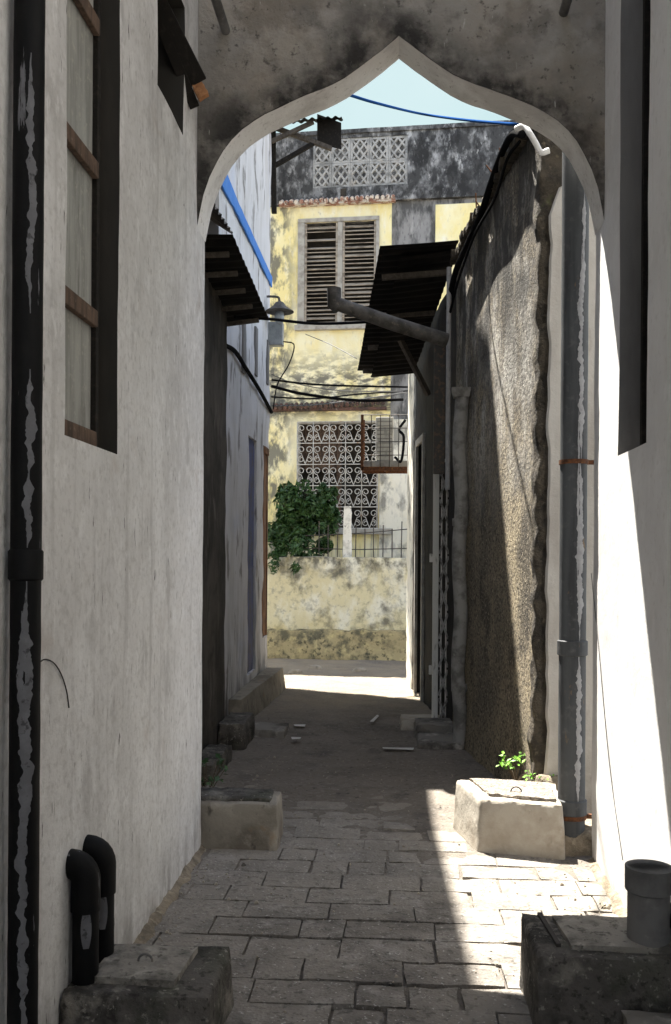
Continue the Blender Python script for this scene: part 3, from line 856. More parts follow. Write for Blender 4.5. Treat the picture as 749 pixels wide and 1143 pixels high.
# near right box + stub pipe
bx = thing('inspection_box', 'blackened concrete box with a cracked top at lower right, carrying a cut pipe', 'drain box', (.75, 3.3, 0))
q = MB()
bl = atZ(580, 1018, .27)
fl = atZ(599, 1065, .27)
q.slab([(fl.x, fl.y - .01, -.05), (XR - .003, fl.y - .01, -.05), (XR - .003, bl.y + .01, -.05), (bl.x, bl.y + .01, -.05)], [(fl.x + .005, fl.y, .265), (XR - .003, fl.y, .265), (XR - .003, bl.y, .265), (bl.x + .005, bl.y, .27)], (30, 18, 14), .007, .009, 9, 31)
q.build('body', W['box_dark'], bx, smooth=50)
q = MB()
q.slab([(fl.x + .12, fl.y + .05, .25), (.98, fl.y + .05, .25), (.98, bl.y - .05, .25), (fl.x + .10, bl.y - .05, .25)], [(fl.x + .12, fl.y + .05, .288), (.98, fl.y + .05, .288), (.98, bl.y - .05, .288), (fl.x + .10, bl.y - .05, .288)], (14, 10, 1), .005, .005, 12, 33)
q.build('lid', W['lid_grey'], bx, smooth=50)
q = MB()
q.bar((fl.x + .085, fl.y + .07, .273), (fl.x + .06, bl.y - .03, .276), .016, .014, (1, 0, 0))
q.build('crack', W['line'], bx)
q = MB()
q.slab([(.72, 2.72, -.05), (XR - .003, 2.72, -.05), (XR - .003, fl.y - .02, -.05), (.74, fl.y - .02, -.05)], [(.73, 2.74, .10), (XR - .003, 2.74, .10), (XR - .003, fl.y - .02, .11), (.74, fl.y - .02, .11)], (9, 9, 4), .008, .014, 9, 41)
tag(q.build('cement_step', W['kerb'], smooth=50), 'low grey cement lump in front of the dark box, bottom right corner', 'step')
sp = atY(724, 1050, 3.33)
t = thing('stub_pipe', 'short cut cement pipe standing open on the dark box at lower right', 'pipe', (sp.x, 3.33, .27))
q = MB()
q.tube([(sp.x, 3.33, .265), (sp.x, 3.33, .5)], .072, 28, wob=.002)
q.build('pipe', W['pipe_cement'], t, smooth=40)
q = MB()
zt = .535
q.tube([(sp.x, 3.33, zt - .085), (sp.x, 3.33, zt - .08), (sp.x, 3.33, zt), (sp.x, 3.33, zt + .001), (sp.x, 3.33, zt - .05)], [.074, .081, .081, .066, .064], 28, wob=.001)
q.build('collar', W['pipe_cement'], t, smooth=40)
q = MB()
q.tube([(sp.x + .05, 3.33, .36), (sp.x + .16, 3.36, .36)], .045, 16, wob=.002)
q.build('branch', W['pipe_black'], t, smooth=40)

# ------------------------------------------------------------------ wall beyond the arch, right
def on_path(path, d):
    for a_, b_ in zip(path, path[1:]):
        L_ = (Vector(b_) - Vector(a_)).length
        if d <= L_:
            return Vector(a_) + (Vector(b_) - Vector(a_)) * d / L_
        d -= L_
    return Vector(path[-1])


def ribbon(q, path, z0, ztop, thick, res=.08, amp=.02, fr=3, foot=0):
    """wall along a 2-D path; its lane side is on the left when walking +Y"""
    path = [Vector((a_, b_)) for a_, b_ in path]
    L_ = sum((b_ - a_).length for a_, b_ in zip(path, path[1:]))
    n = max(2, int(L_ / res))
    nz = max(3, int((ztop(0) - z0) / res))
    rows = []
    for i in range(n + 1):
        p = on_path(path, L_ * i / n - (1e-6 if i == n else 0))
        p2 = on_path(path, min(L_ - 1e-6, L_ * i / n + .02))
        p1 = on_path(path, max(0, L_ * i / n - .02))
        d = (p2 - p1).normalized()
        nn = Vector((-d.y, d.x))
        zt = ztop(i / n)
        fr_, bk = [], []
        for k in range(nz + 1):
            z = z0 + (zt - z0) * k / nz
            P3 = Vector((p.x, p.y, z))
            off = noise.fractal(P3 * fr, 1, 2, 4) * amp
            if foot:
                off += foot * max(0, 1 - (z / .5)) ** 1.5 * (.5 + noise.noise(P3 * 4))
            fr_.append((p.x + nn.x * off, p.y + nn.y * off, z))
            bk.append((p.x - nn.x * thick, p.y - nn.y * thick, z))
        rows.append((fr_, bk))
    for i in range(n):
        for k in range(nz):
            q.quad(rows[i][0][k], rows[i + 1][0][k], rows[i + 1][0][k + 1], rows[i][0][k + 1])
            q.quad(rows[i + 1][1][k], rows[i][1][k], rows[i][1][k + 1], rows[i + 1][1][k + 1])
        q.quad(rows[i][0][nz], rows[i + 1][0][nz], rows[i + 1][1][nz], rows[i][1][nz])
    for i in (0, n):
        for k in range(nz):
            q.quad(rows[i][0][k], rows[i][1][k], rows[i][1][k + 1], rows[i][0][k + 1])
    return q


yw = thing('yard_wall', 'rough pebbledashed yard wall on the right, streaked black and ochre', 'wall', (.8, 7.2, 0))
q = MB()
pathA = [(.885, 6.10), (.74, 6.89), (.575, 7.89), (.50, 8.44)]
ribbon(q, pathA, -.1, lambda t_: 4.42 - .2 * t_ + .03 * noise.noise(Vector((t_ * 9, 2, 0))), .28, .06, .004, 2.5, .03)
q.build('pebbledash_face', W['pebble'], yw, smooth=True)
q = MB()
# broken masonry end, facing the arch
q.slab([(.855, 6.0, -.1), (1.3, 6.0, -.1), (1.3, 6.3, -.1), (.845, 6.12, -.1)], [(.87, 6.0, 4.75), (1.3, 6.0, 4.75), (1.3, 6.3, 4.75), (.86, 6.12, 4.75)], (14, 6, 160), .03, .012, 6, 3)
q.build('broken_end', W['rubble_edge'], yw, smooth=60)
q = MB()
n = 90
zt = atY(617, 212, 5.99).z
for k in range(n + 1):
    z = -.05 + (zt + .05) * k / n
    xl = .922 + .02 * noise.fractal(Vector((0, 4, z * 3)), 1, 2, 3) + (max(0, z - zt + .18) * .35)
    for yy in (5.935, 5.955):
        q.v += [Vector((xl + (.012 if yy < 5.95 else 0), yy + .006 * noise.noise(Vector((1, 1, z * 5))), z)), Vector((1.28, yy, z))]
for k in range(n):
    a_ = k * 4
    q.f += [(a_, a_ + 1, a_ + 5, a_ + 4), (a_, a_ + 4, a_ + 6, a_ + 2)]
    q.mi += [0, 0]
q.f.append((n * 4, n * 4 + 1, n * 4 + 3, n * 4 + 2))
q.mi.append(0)
q.build('plaster_patch', W['patch_white'], yw, smooth=50)
# coping made of loose cement along the wall top
q = MB()
L_ = 2.35
for k in range(30):
    p = on_path([Vector(p) for p in pathA], min(2.33, k * .08))
    zz = 4.40 - .2 * k / 30
    a_ = Vector((p.x - .07 + U(-.015, .015), p.y, zz))
    q.slab([a_ + Vector((0, -.045, 0)), a_ + Vector((.36, -.045, 0)), a_ + Vector((.36, .045, 0)), a_ + Vector((0, .045, 0))], [a_ + Vector((.01, -.045, .07 + U(0, .03))), a_ + Vector((.36, -.045, .08)), a_ + Vector((.36, .045, .08)), a_ + Vector((.01, .045, .07 + U(0, .03)))], (6, 2, 2), .02, .012, 9, k)
q.build('coping', W['rubble_edge'], yw, smooth=50)
# rods standing on the coping
for k in range(9):
    p = on_path([Vector(p) for p in pathA], .35 + k * .23)
    zz = 4.42 - .2 * k / 9
    q = MB()
    q.tube([(p.x + U(0, .1), p.y, zz), (p.x + U(-.06, .1), p.y + U(-.05, .1), zz + U(.14, .34))], .006, 6)
    q.build('iron_rod', W['rust'], yw)

# cable bundle draped along the wall top
def cable(name, pts, r, mat, label, n=8):
    q = MB()
    q.tube(smoothpath(pts, n), r, 8)
    return tag(q.build(name, mat, smooth=True), label, 'cable')


def onA(px, py, lift=.05):
    # on the lane side plane of the yard wall (straight approximation)
    a_ = Vector((.885, 6.10, 0))
    b_ = Vector((.50, 8.44, 0))
    d = (b_ - a_).normalized()
    nn = Vector((-d.y, d.x, 0))
    return hit(px, py, a_ + nn * lift, nn)


cable('cable_bundle', [onA(583, 150, .1), onA(572, 150, .1), onA(560, 172, .08), onA(548, 205, .08), onA(537, 238, .08), onA(522, 272, .08), onA(508, 305, .08), onA(500, 345, .08)], .026, W['cable_black'], 'thick black cable bundle draped along the top of the pebbledashed wall')
cable('black_cable', [onA(580, 158, .09), onA(566, 178, .09), onA(552, 222, .09), onA(530, 262, .09), onA(512, 312, .09), onA(502, 350, .09)], .011, W['cable_black'], 'thinner black cable hanging just below the thick cable bundle')
cable('white_hose', [atY(576, 144, 5.95), atY(585, 141, 5.9), atY(592, 150, 5.85), atY(598, 160, 5.85), atY(604, 170, 5.85), atY(613, 168, 5.85)], .019, W['pvc'], 'short bent white plastic pipe at the wall top by the arch')

# ------------------------------------------------------------------ right workshop with lean-to roof and gate
wo = thing('workshop', 'dark sooty lane building on the right with an open doorway', 'building', (.4, 10, 0))
o0 = Vector((.50, 8.46, 0))
o1 = Vector((.165, 11.75, 0))
du = (o1 - o0).normalized()
nn = Vector((-du.y, du.x, 0))
q = MB()
q.panel(o0 + Vector((0, 0, -.1)), du, nn, (o1 - o0).length, 4.25, .25, holes=[(.5, .2, 1.35, 2.6), (2.1, .1, 2.75, 3.05)], res=.1, amp=.012, fr=3)
q.build('wall', W['grime_wall'], wo, smooth=40)
q = MB()
q.box(.6, 4, 8.5, 11.7, 4.1, 4.2)
q.build('roof', W['tin'], wo)
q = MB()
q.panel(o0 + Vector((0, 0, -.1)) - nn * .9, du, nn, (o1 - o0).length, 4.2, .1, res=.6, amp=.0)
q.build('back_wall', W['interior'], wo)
q = MB()
for (s0, s1, zb, zt) in ((2.1, 2.75, .0, 2.95),):
    for s_ in (s0, s1):
        q.obox(o0, du, nn, Z3, s_ - .04, s_ + .04, .0, .035, zb, zt + .04)
    q.obox(o0, du, nn, Z3, s0 + .04, s1 - .04, .0, .033, zt - .04, zt + .04)
q.build('door_frame', W['frame_grey'], wo, bevel=.006)
q = MB()
q.slab([o1 + nn * .0 + Vector((0, -.3, -.1)), o1 + Vector((.4, -.3, -.1)), o1 + Vector((.4, .15, -.1)), o1 + nn * .07 + Vector((0, .15, -.1))], [o1 + Vector((0, -.3, 4.1)), o1 + Vector((.4, -.3, 4.1)), o1 + Vector((.4, .15, 4.1)), o1 + nn * .07 + Vector((0, .15, 4.1))], (3, 3, 60), .01, .01, 6, 2)
q.build('corner_pilaster', W['cream'], wo, smooth=50)

# corrugated lean-to roof
def corrugated(q, a_, b_, c_, d_, waves, amp, nv=8, thick=.004, along=True):
    """sheet a-b (one end) to d-c (other end); waves run across a->b"""
    a_, b_, c_, d_ = map(Vector, (a_, b_, c_, d_))
    nrm = (b_ - a_).cross(d_ - a_).normalized()
    nu = waves * 8
    base = len(q.v)
    for lay in (0, 1):
        for i in range(nu + 1):
            u = i / nu
            for j in range(nv + 1):
                v = j / nv
                p = (a_ * (1 - u) + b_ * u) * (1 - v) + (d_ * (1 - u) + c_ * u) * v
                p = p + nrm * (amp * math.sin(u * waves * 2 * PI) + .01 * noise.noise(p * 2) - lay * thick)
                q.v.append(p)
    m_ = nv + 1
    S = (nu + 1) * m_
    for i in range(nu):
        for j in range(nv):
            k = base + i * m_ + j
            q.f += [(k, k + m_, k + m_ + 1, k + 1), (k + S, k + S + 1, k + S + m_ + 1, k + S + m_)]
            q.mi += [q.cur] * 2
    return q


lt = thing('lean_to_roof', 'black corrugated iron lean-to roof jutting from the right over the gate', 'roof', (.1, 9.6, 3.9))
n0 = atY(424, 275, 8.25)
n1 = atY(512, 268, 8.25)
f0 = atY(399, 414, 11.0)
f1 = atY(460, 418, 11.0)
f1.z += .05
q = MB()
corrugated(q, n0, f0, f1, n1, 26, .007, 6)
q.build('sheet', W['tin'], lt, smooth=True)
q = MB()
g0 = atY(414, 421, 10.7)
g1 = atY(462, 417, 10.7)
h0 = n0 + Vector((.18, .1, -.07))
h1 = n1 + Vector((0, .1, -.05))
corrugated(q, h0, g0, g1, h1, 22, .007, 5)
q.build('lower_sheet', W['tin'], lt, smooth=True)
for k, (t_, zo) in enumerate(((.12, -.11), (.4, -.11), (.68, -.10), (.93, -.08))):
    q = MB()
    p0 = n0.lerp(f0, t_) + Vector((.05, 0, zo))
    p1 = n1.lerp(f1, t_) + Vector((-.02, 0, zo))
    q.bar(p0, p1, .05, .04)
    q.build('rafter', W['wood_grey'], lt, bevel=.003)
q = MB()
bs = o0 + du * 1.7 + nn * .02
q.bar(bs + Vector((0, 0, 3.35)), n0.lerp(f0, .6).lerp(n1.lerp(f1, .6), .55) + Vector((0, 0, -.1)), .05, .05)
q.build('brace', W['wood_grey'], lt, bevel=.003)

# grey spout
sp_ = thing('spout_pipe', 'long grey spout pipe slanting across the black lean-to roof', 'pipe', tuple(atY(497, 380, 8.15)))
pA = atY(499, 380, 8.15)
pB = atY(376, 339, 7.95)
q = MB()
q.tube([pA, pA.lerp(pB, .5) + Vector((0, 0, -.01)), pB], [.062, .06, .056], 20, wob=.003)
q.build('pipe', W['metal_grey'], sp_, smooth=40)
q = MB()
q.tube([pB + Vector((.02, 0, -.045)), pB + Vector((-.022, 0, 0)), pB + Vector((-.025, 0, .13))], [.05, .063, .06], 20, wob=.002)
q.build('elbow', W['metal_grey'], sp_, smooth=40)

# folding gate
gt = thing('folding_gate', 'folded scissor gate with a chipped white edge post at the workshop doorway', 'gate', (.4, 8.9, 0))
gy = 8.86
g0 = atY(483, 810, gy)
g1 = atY(507, 810, gy)
gz0, gz1 = .05, atY(488, 516, gy).z
q = MB()
q.box(g0.x - .01, g0.x + .045, gy - .03, gy + .03, gz0, gz1)
q.build('edge_post', W['gate_white'], gt, bevel=.004)
for zc in (.55, 1.6):
    q = MB()
    q.box(g0.x - .04, g0.x - .012, gy - .025, gy + .015, zc - .04, zc + .04)
    q.build('latch', W['gate_white'], gt, bevel=.003)
nb = 4
for k in range(nb):
    x = g0.x + .07 + (g1.x - g0.x - .06) * k / (nb - 1)
    q = MB()
    q.box(x - .006, x + .006, gy - .022 + .01 * (k % 2), gy + .012 + .01 * (k % 2), gz0, gz1 - .03)
    q.build('upright', W['gate_white'], gt, bevel=.002)
q = MB()
xa, xb = g0.x + .05, g1.x + .02
for r_ in range(9):
    z = gz0 + .12 + r_ * .265
    for s_ in (-1, 1):
        for c_ in range(2):
            x0 = xa + (xb - xa) * c_ / 2
            x1 = xa + (xb - xa) * (c_ + 1) / 2
            q.bar((x0, gy - .03 - .006 * s_, z + s_ * .12), (x1, gy - .03 - .006 * s_, z - s_ * .12), .02, .005, (1, 0, 0))
q.build('scissor_strips', W['gate_dark'], gt)
q = MB()
q.box(g0.x - .01, g1.x + .05, gy - .02, gy + .02, gz1 + .002, gz1 + .03)
q.build('rail', W['gate_white'], gt)
q = MB()
q.box(g0.x + .05, g1.x + .03, gy - .02, gy + .02, gz0 - .03, gz0 - .002)
q.build('rail', W['gate_white'], gt)

# second grey downpipe with hopper
px_ = atZ(512, 828)
dp = thing('hopper_downpipe', 'grey downpipe with a square hopper head beside the folding gate', 'drainpipe', (px_.x, 7.93, 0))
y_ = 7.9
x_ = atY(513, 700, y_).x
q = MB()
zt = atY(512, 440, y_).z
q.tube([(x_ + .012 * math.sin(k), y_, -.02 + (zt) * k / 20) for k in range(21)], .058, 20, wob=.004)
q.build('pipe', W['pipe_mid'], dp, smooth=40)
q = MB()
q.slab([(x_ - .065, y_ - .065, zt - .03), (x_ + .065, y_ - .065, zt - .03), (x_ + .065, y_ + .065, zt - .03), (x_ - .065, y_ + .065, zt - .03)], [(x_ - .085, y_ - .08, zt + .05), (x_ + .085, y_ - .08, zt + .05), (x_ + .085, y_ + .08, zt + .05), (x_ - .085, y_ + .08, zt + .05)], (4, 4, 3), .004, .004, 9, 2)
q.build('hopper', W['pipe_mid'], dp, smooth=40)
for z in (.52, 1.9):
    q = MB()
    q.tube([(x_, y_, z - .03), (x_, y_, z + .03)], .067, 20, wob=.002)
    q.build('clamp', W['pipe_mid'], dp, smooth=40)
# thin conduit up the wall corner
q = MB()
c_ = atY(500, 500, 8.3)
q.tube([(c_.x, 8.3, 2.2), (c_.x, 8.3, 4.15)], .022, 12)
tag(q.build('conduit', W['pipe_drip2'], smooth=40), 'thin pale conduit rising above the hopper downpipe', 'conduit')
q = MB()
c_ = atY(490, 500, 8.42)
q.box(c_.x - .05, c_.x + .05, 8.36, 8.45, 2.35, 3.5)
tag(q.build('meter_board', W['iron_dark'], bevel=.006), 'tall dark board on the wall beside the pale conduit', 'board')

# steps at the gate
def step(label, x0, x1, y0, y1, h, seed, mat='kerb'):
    q = MB()
    q.slab([(x0, y0, -.05), (x1, y0, -.05), (x1, y1, -.05), (x0, y1, -.05)], [(x0 + .01, y0 + .01, h), (x1, y0 + .01, h), (x1, y1, h), (x0 + .01, y1, h)], (14, 9, 4), .012, .014, 7, seed)
    tag(q.build('stone_step', W[mat], smooth=50), label, 'step')


step('low worn step slab nearest the downpipe, in front of the folding gate', atZ(465, 838).x, .56, atZ(465, 838).y, 8.3, .07, 51)
step('taller step block under the folding gate', atZ(447, 830).x + .12, .55, 8.32, 8.72, .13, 52)
step('thin pale slab leading to the doorway behind the gate', atZ(433, 832).x + .1, .42, 8.75, 9.15, .09, 53, 'box_pale')

# ------------------------------------------------------------------ dark house left beyond the arch
dh = thing('dark_house', 'sooty narrow house front left beyond the arch, under a black tin awning', 'house', (-1.6, 6.7, 0))
q = MB()
q.panel((-1.5, AY1, -.1), (0, 1, 0), (1, 0, 0), 3.0, 4.2, .3, holes=[(1.2, .3, 2.0, 2.4)], res=.1, amp=.015)
q.build('wall', W['soot2'], dh, smooth=40)
q = MB()
q.box(-1.72, -1.68, 6.2, 7.1, .2, 2.35)
q.build('door', W['wood_dark'], dh, bevel=.004)
q = MB()
q.box(-5, -1.95, AY1 + .02, 9.25, 4.0, 7.0)
q.build('added_storey', W['streak'], dh)  # storey out of view, added to carry the shadow-casting roof edge
q = MB()
q.hexa([(-5, AY1 + .02, 6.93), (-1.40, AY1 + .02, 6.93), (-1.55, 9.3, 6.93), (-5, 9.3, 6.93)], [(-5, AY1 + .02, 7.0), (-1.40, AY1 + .02, 7.0), (-1.55, 9.3, 7.0), (-5, 9.3, 7.0)])
q.build('shadow_eave', W['tin_brown'], dh)  # unseen roof edge, added and slanted to cast the sun patch's left border
q = MB()
corrugated(q, (-1.96, 6.0, 4.6), (-1.96, 8.15, 4.75), atY(259, 262, 8.05), (-1.35, 6.0, 4.1), 12, .012, 5)
q.build('old_roof_sheet', W['tin_brown'], dh, smooth=True)

aw = thing('tin_awning', 'black tin awning on brown battens, left beyond the arch', 'awning', (-1.3, 7.3, 3.7))
q = MB()
e0 = atY(260, 262, 6.5)
e1 = atY(300, 356, 8.35)
q_a, q_b = Vector((-1.52, 6.45, 3.83)), Vector((-1.55, 8.35, 3.68))
corrugated(q, q_a, q_b, e1, e0, 14, .007, 5)
q.build('sheet', W['tin'], aw, smooth=True)
for k in range(5):
    t_ = .12 + k * .2
    a_ = q_a.lerp(q_b, t_)
    b_ = e0.lerp(e1, t_)
    q = MB()
    q.bar(a_ + Vector((0, 0, -.05)), a_.lerp(b_, .82) + Vector((0, 0, -.05)), .035, .035)
    q.build('batten', W['wood_grey'], aw, bevel=.003)

# ------------------------------------------------------------------ blue-white house
XB = -1.58
bh = thing('blue_white_house', 'flaking bluish white house with a bright blue painted band, left side', 'house', (XB - .2, 9.7, 0))
q = MB()
YB0, YB1 = 8.08, 11.35
q.panel((XB, YB0, -.1), (0, 1, 0), (1, 0, 0), YB1 - YB0, 7.05, .35, holes=[(atX(277, 600, XB).y - YB0, .45, atX(286, 600, XB).y - YB0, 2.98), (atX(293.5, 600, XB).y - YB0, .75, atX(300, 600, XB).y - YB0, 3.0)], res=.1, amp=.014)
q.build('wall', W['blue_wall'], bh, smooth=40)
q = MB()
ya_, yb_ = atX(277, 600, XB).y, atX(286, 600, XB).y
q.box(XB - .08, XB - .03, ya_, yb_, .35, 2.88)
dd = q.build('door', W['blue_door'], bh, bevel=.004)
q = MB()
q.box(XB - .03, XB - .018, ya_ + .06, yb_ - .06, .45, 1.5)
q.box(XB - .03, XB - .018, ya_ + .06, yb_ - .06, 1.6, 2.8)
q.build('door_panel', W['blue_door'], dd)
ya_, yb_ = atX(293.5, 600, XB).y, atX(300, 600, XB).y
q = MB()
q.box(XB - .10, XB + .002, ya_ + .002, ya_ + .06, .65, 2.9)
q.box(XB - .10, XB - .012, yb_ - .06, yb_ - .002, .65, 2.9)
q.box(XB - .10, XB + .01, ya_ + .08, yb_ - .08, 2.82, 2.9)
q.box(XB - .06, XB - .02, ya_ + .08, yb_ - .08, .65, 2.82)
q.build('shutter', W['orange_wood'], bh, bevel=.004)
# blue band with a wobbly hand-painted edge
q = MB()
n = 60
for k in range(n + 1):
    yy = YB0 + .02 + (YB1 - YB0 - .03) * k / n
    zc = atX(307, 325, XB).z - .02
    th = .12 + .02 * noise.noise(Vector((0, yy * 4, 0)))
    th += .10 * max(0, (9.0 - yy))
    for xx_ in (XB + .008, XB + .026):
        q.v += [Vector((xx_, yy, zc - th / 2 + .01 * noise.noise(Vector((5, yy * 5, 0))))), Vector((xx_, yy, zc + th / 2))]
for k in range(n):
    a_ = k * 4
    for f_ in ((2, 3, 7, 6), (3, 1, 5, 7), (0, 2, 6, 4)):
        q.f.append(tuple(a_ + i for i in f_))
        q.mi.append(0)
q.build('blue_band', W['blue_paint'], bh)
for (pa, pb, ya2) in (((283, 150), (289, 178), 0), ((270, 385), (273, 430), 0), ((284, 400), (287, 432), 0), ((297, 412), (299, 440), 0)):
    p0 = atX(pa[0], pa[1], XB)
    p1 = atX(pb[0], pb[1], XB)
    q = MB()
    z0, z1 = sorted((p0.z, p1.z))
    if ya2 == 0:
        q.box(XB - .01, XB + .018, p0.y, p0.y + .14, z0 + .1, z1 + .35)
    q.build('vent_slit', W['wood_dark'] if pa[1] < 200 else W['reveal_grey'], bh)
q = MB()
q.box(-5, XB + .05, 8.08, 11.40, 6.955, 7.03)
q.build('roof', W['tin_brown'], bh)
q = MB()
q.box(-5, XB - .352, YB1 - .3, YB1 - .02, -.1, 6.9)
q.build('street_wall', W['cream'], bh)
# unseen slab on posts, added and shaped to shade the lane
q = MB()
fp = [(-5.5, 10.15), (-2.0, 10.12), (-.78, 9.6), (-.78, 13.75), (-3.6, 14.9), (-5.5, 15.6)]
n_ = len(fp)
q.quad(*[(a_, b_, 9.0) for a_, b_ in reversed(fp)])
q.quad(*[(a_, b_, 9.12) for a_, b_ in fp])
for i in range(n_):
    (a_, b_), (c_, d_) = fp[i], fp[(i + 1) % n_]
    q.quad((a_, b_, 9.0), (c_, d_, 9.0), (c_, d_, 9.12), (a_, b_, 9.12))
tc = q.build('lane_shade_slab', W['tin_brown'], bh)
for a_, b_ in ((-1.9, 10.4), (-1.9, 11.2), (-4.8, 10.4), (-4.8, 11.2)):
    q = MB()
    q.box(a_ - .08, a_ + .08, b_ - .08, b_ + .08, 7.03, 9.0)
    q.build('post', W['wood_grey'], tc)

# kerb platform and rubble steps at the blue-white house
q = MB()
ka = atZ(272, 813)
kb = atZ(320, 770)
q.slab([(XB, ka.y, -.05), (ka.x, ka.y, -.05), (kb.x, kb.y, -.05), (XB, kb.y, -.05)], [(XB, ka.y + .02, .27), (ka.x - .03, ka.y + .02, .27), (kb.x - .04, kb.y - .02, .27), (XB, kb.y - .02, .27)], (5, 40, 6), .006, .004, 2, 61)
tag(q.build('house_plinth', W['box_mid'], smooth=50), 'worn cement plinth along the foot of the blue-white house', 'plinth')
step('broad dark slab on the ground before the cement plinth', atZ(237, 822).x, atZ(318, 823).x, atZ(300, 824).y, 8.65, .07, 62)
step('dark cement block against the sooty house front', -1.5, -1.26, 7.7, 8.3, .22, 63, 'box_dark')
step('low blackened block left behind the pale cement box', -1.5, -1.3, 6.6, 7.4, .12, 64, 'box_dark')

# dark cable across blue wall
cable('wall_cable', [atX(248, 384, XB + .03), atX(262, 392, XB + .03), atX(275, 412, XB + .03), atX(290, 436, XB + .03), atX(303, 460, XB + .03)], .022, W['cable_black'], 'dark cable sagging across the blue-white wall')

# roof bracket at top of far corner
br = thing('roof_bracket', 'dark timber bracket carrying a small boxed roof end at the corner', 'bracket', tuple(atY(306, 200, 11.45)))
Yb = 11.5
pt_ = lambda a_, b_, y=Yb: atY(a_, b_, y)
q = MB()
q.bar(pt_(305, 140), pt_(306, 238), .06, .06, (1, 0, 0))
q.build('post', W['wood_dark'], br, bevel=.004)
q = MB()
q.bar(pt_(305, 186), pt_(350, 160), .05, .05)
q.build('strut', W['wood_dark'], br, bevel=.004)
q = MB()
q.bar(pt_(303, 141), pt_(370, 166), .05, .06)
q.bar(pt_(303, 158, Yb - .1), pt_(350, 136, Yb - .1), .05, .04)
q.build('arm', W['wood_grey'], br, bevel=.004)
q = MB()
a_, b_, c_, d_ = pt_(322, 136), pt_(356, 126), pt_(381, 136), pt_(381, 167)
q.hexa([pt_(354, 160), pt_(381, 167), pt_(381, 167, 12.2), pt_(354, 160, 12.2)], [pt_(354, 127), pt_(381, 137), pt_(381, 137, 12.2), pt_(354, 127, 12.2)])
q.build('boxed_end', W['wood_dark'], br, bevel=.006)
q = MB()
corrugated(q, pt_(303, 135, 11.3), pt_(381, 130, 11.3), pt_(383, 134, 12.3), pt_(303, 138, 12.3), 9, .012, 3)
q.build('roof_sheet', W['tin'], br, smooth=True)

# street lamp
lp = atY(312, 345, 11.0)
lm = thing('wall_lamp', 'old wall lamp with a wide grey metal shade at the blue-white corner', 'lamp', tuple(lp))
q = MB()
c = lp
q.tube([c + Vector((0, 0, .09)), c + Vector((0, 0, .075)), c + Vector((0, 0, .03)), c + Vector((0, 0, -.03)), c + Vector((0, 0, -.035))], [.02, .05, .08, .17, .168], 24)
q.build('shade', W['metal_grey'], lm, smooth=50)
q = MB()
q.tube([c + Vector((0, 0, -.034)), c + Vector((0, 0, -.10)), c + Vector((0, 0, -.16)), c + Vector((0, 0, -.18))], [.05, .06, .045, .01], 16)
q.build('glass', W['lamp_glass'], lm, smooth=True)
q = MB()
q.tube(smoothpath([c + Vector((0, 0, .09)), c + Vector((-.02, 0, .14)), c + Vector((-.12, 0, .15)), Vector((XB + .01, c.y, c.z + .15))]), .014, 8)
q.build('arm', W['metal_grey'], lm, smooth=True)
# small junction box + wires under the lamp
jb = thing('junction_box', 'glassy grey junction box under the wall lamp', 'box', tuple(atY(307, 372, 11.2)))
c = atY(307, 372, 11.25)
q = MB()
q.box(c.x - .1, c.x + .1, 11.2, 11.33, c.z - .15, c.z + .13)
q.build('case', W['lamp_glass'], jb, bevel=.01)
q = MB()
q.tube(smoothpath([c + Vector((.1, 0, -.1)), c + Vector((.22, .1, -.12)), c + Vector((.16, .1, -.35)), c + Vector((.02, .1, -.6)), c + Vector((-.03, .1, -.9))]), .008, 6)
q.build('flex', W['cable_black'], jb)

# ------------------------------------------------------------------ far house
FY = 16.0
AN = math.radians(4)
fu = Vector((math.cos(AN), -math.sin(AN), 0))
fn = Vector((-math.sin(AN), -math.cos(AN), 0))
fo = Vector((0, FY, 0))


def onF(px, py, lift=0.):
    p = hit(px, py, fo + fn * lift, fn)
    return (p - fo).dot(fu), p.z


def FP(s, z, lift=0.):
    return fo + fu * s + fn * lift + Vector((0, 0, z))


fh = thing('yellow_house', 'mouldy yellow two-storey house closing the alley, with black stained parapet', 'house', (0, FY, 0))
s0, zt1 = onF(337, 250)
s1, zb1 = onF(423, 362)
s2, zt2 = onF(333, 472)
s3, zb2 = onF(422, 590)
sl, zp = onF(310, 156)
_, zpb = onF(380, 226)
la, lz1 = onF(350, 158)
lb_, lz0 = onF(455, 207)
S0 = -6.0
SR = 5.0
ys0, _ = onF(314, 300)
ys1, _ = onF(437, 300)
yr0, yz0 = onF(486, 268)
yr1, yz1 = onF(512, 228)


def hol(a_, b_, c_, d_, z=.1):
    return (a_ - S0, b_ + z, c_ - S0, d_ + z)


q = MB()
q.panel(FP(S0, -.1), fu, fn, SR - S0, zpb + .1, .35, holes=[hol(s0, zb1, s1, zt1), hol(s2, zb2, s3, zt2)], res=.3, amp=.02, fr=1)
q.build('wall', W['streak'], fh, smooth=30)
# yellow painted bay, 3 cm proud
q = MB()
q.panel(FP(S0, -.1, .03), fu, fn, ys1 - S0, zpb + .06, .025, holes=[hol(s0, zb1, s1, zt1), hol(s2, zb2, s3, zt2)], res=.12, amp=.008, edge=.006)
q.build('yellow_bay', W['yellow'], fh, smooth=30)
q = MB()
q.panel(FP(yr0, yz0 - 1.2, .03), fu, fn, 1.2, yz1 - yz0 + 1.2, .025, res=.12, amp=.008)
q.build('yellow_bay', W['yellow'], fh, smooth=30)
# lower cream part right of the grille
cs, _ = onF(424, 500)
q = MB()
q.panel(FP(cs, -.1, .045), fu, fn, 2.6, onF(430, 462)[1], .04, res=.12, amp=.008)
q.build('cream_bay', W['cream'], fh, smooth=30)
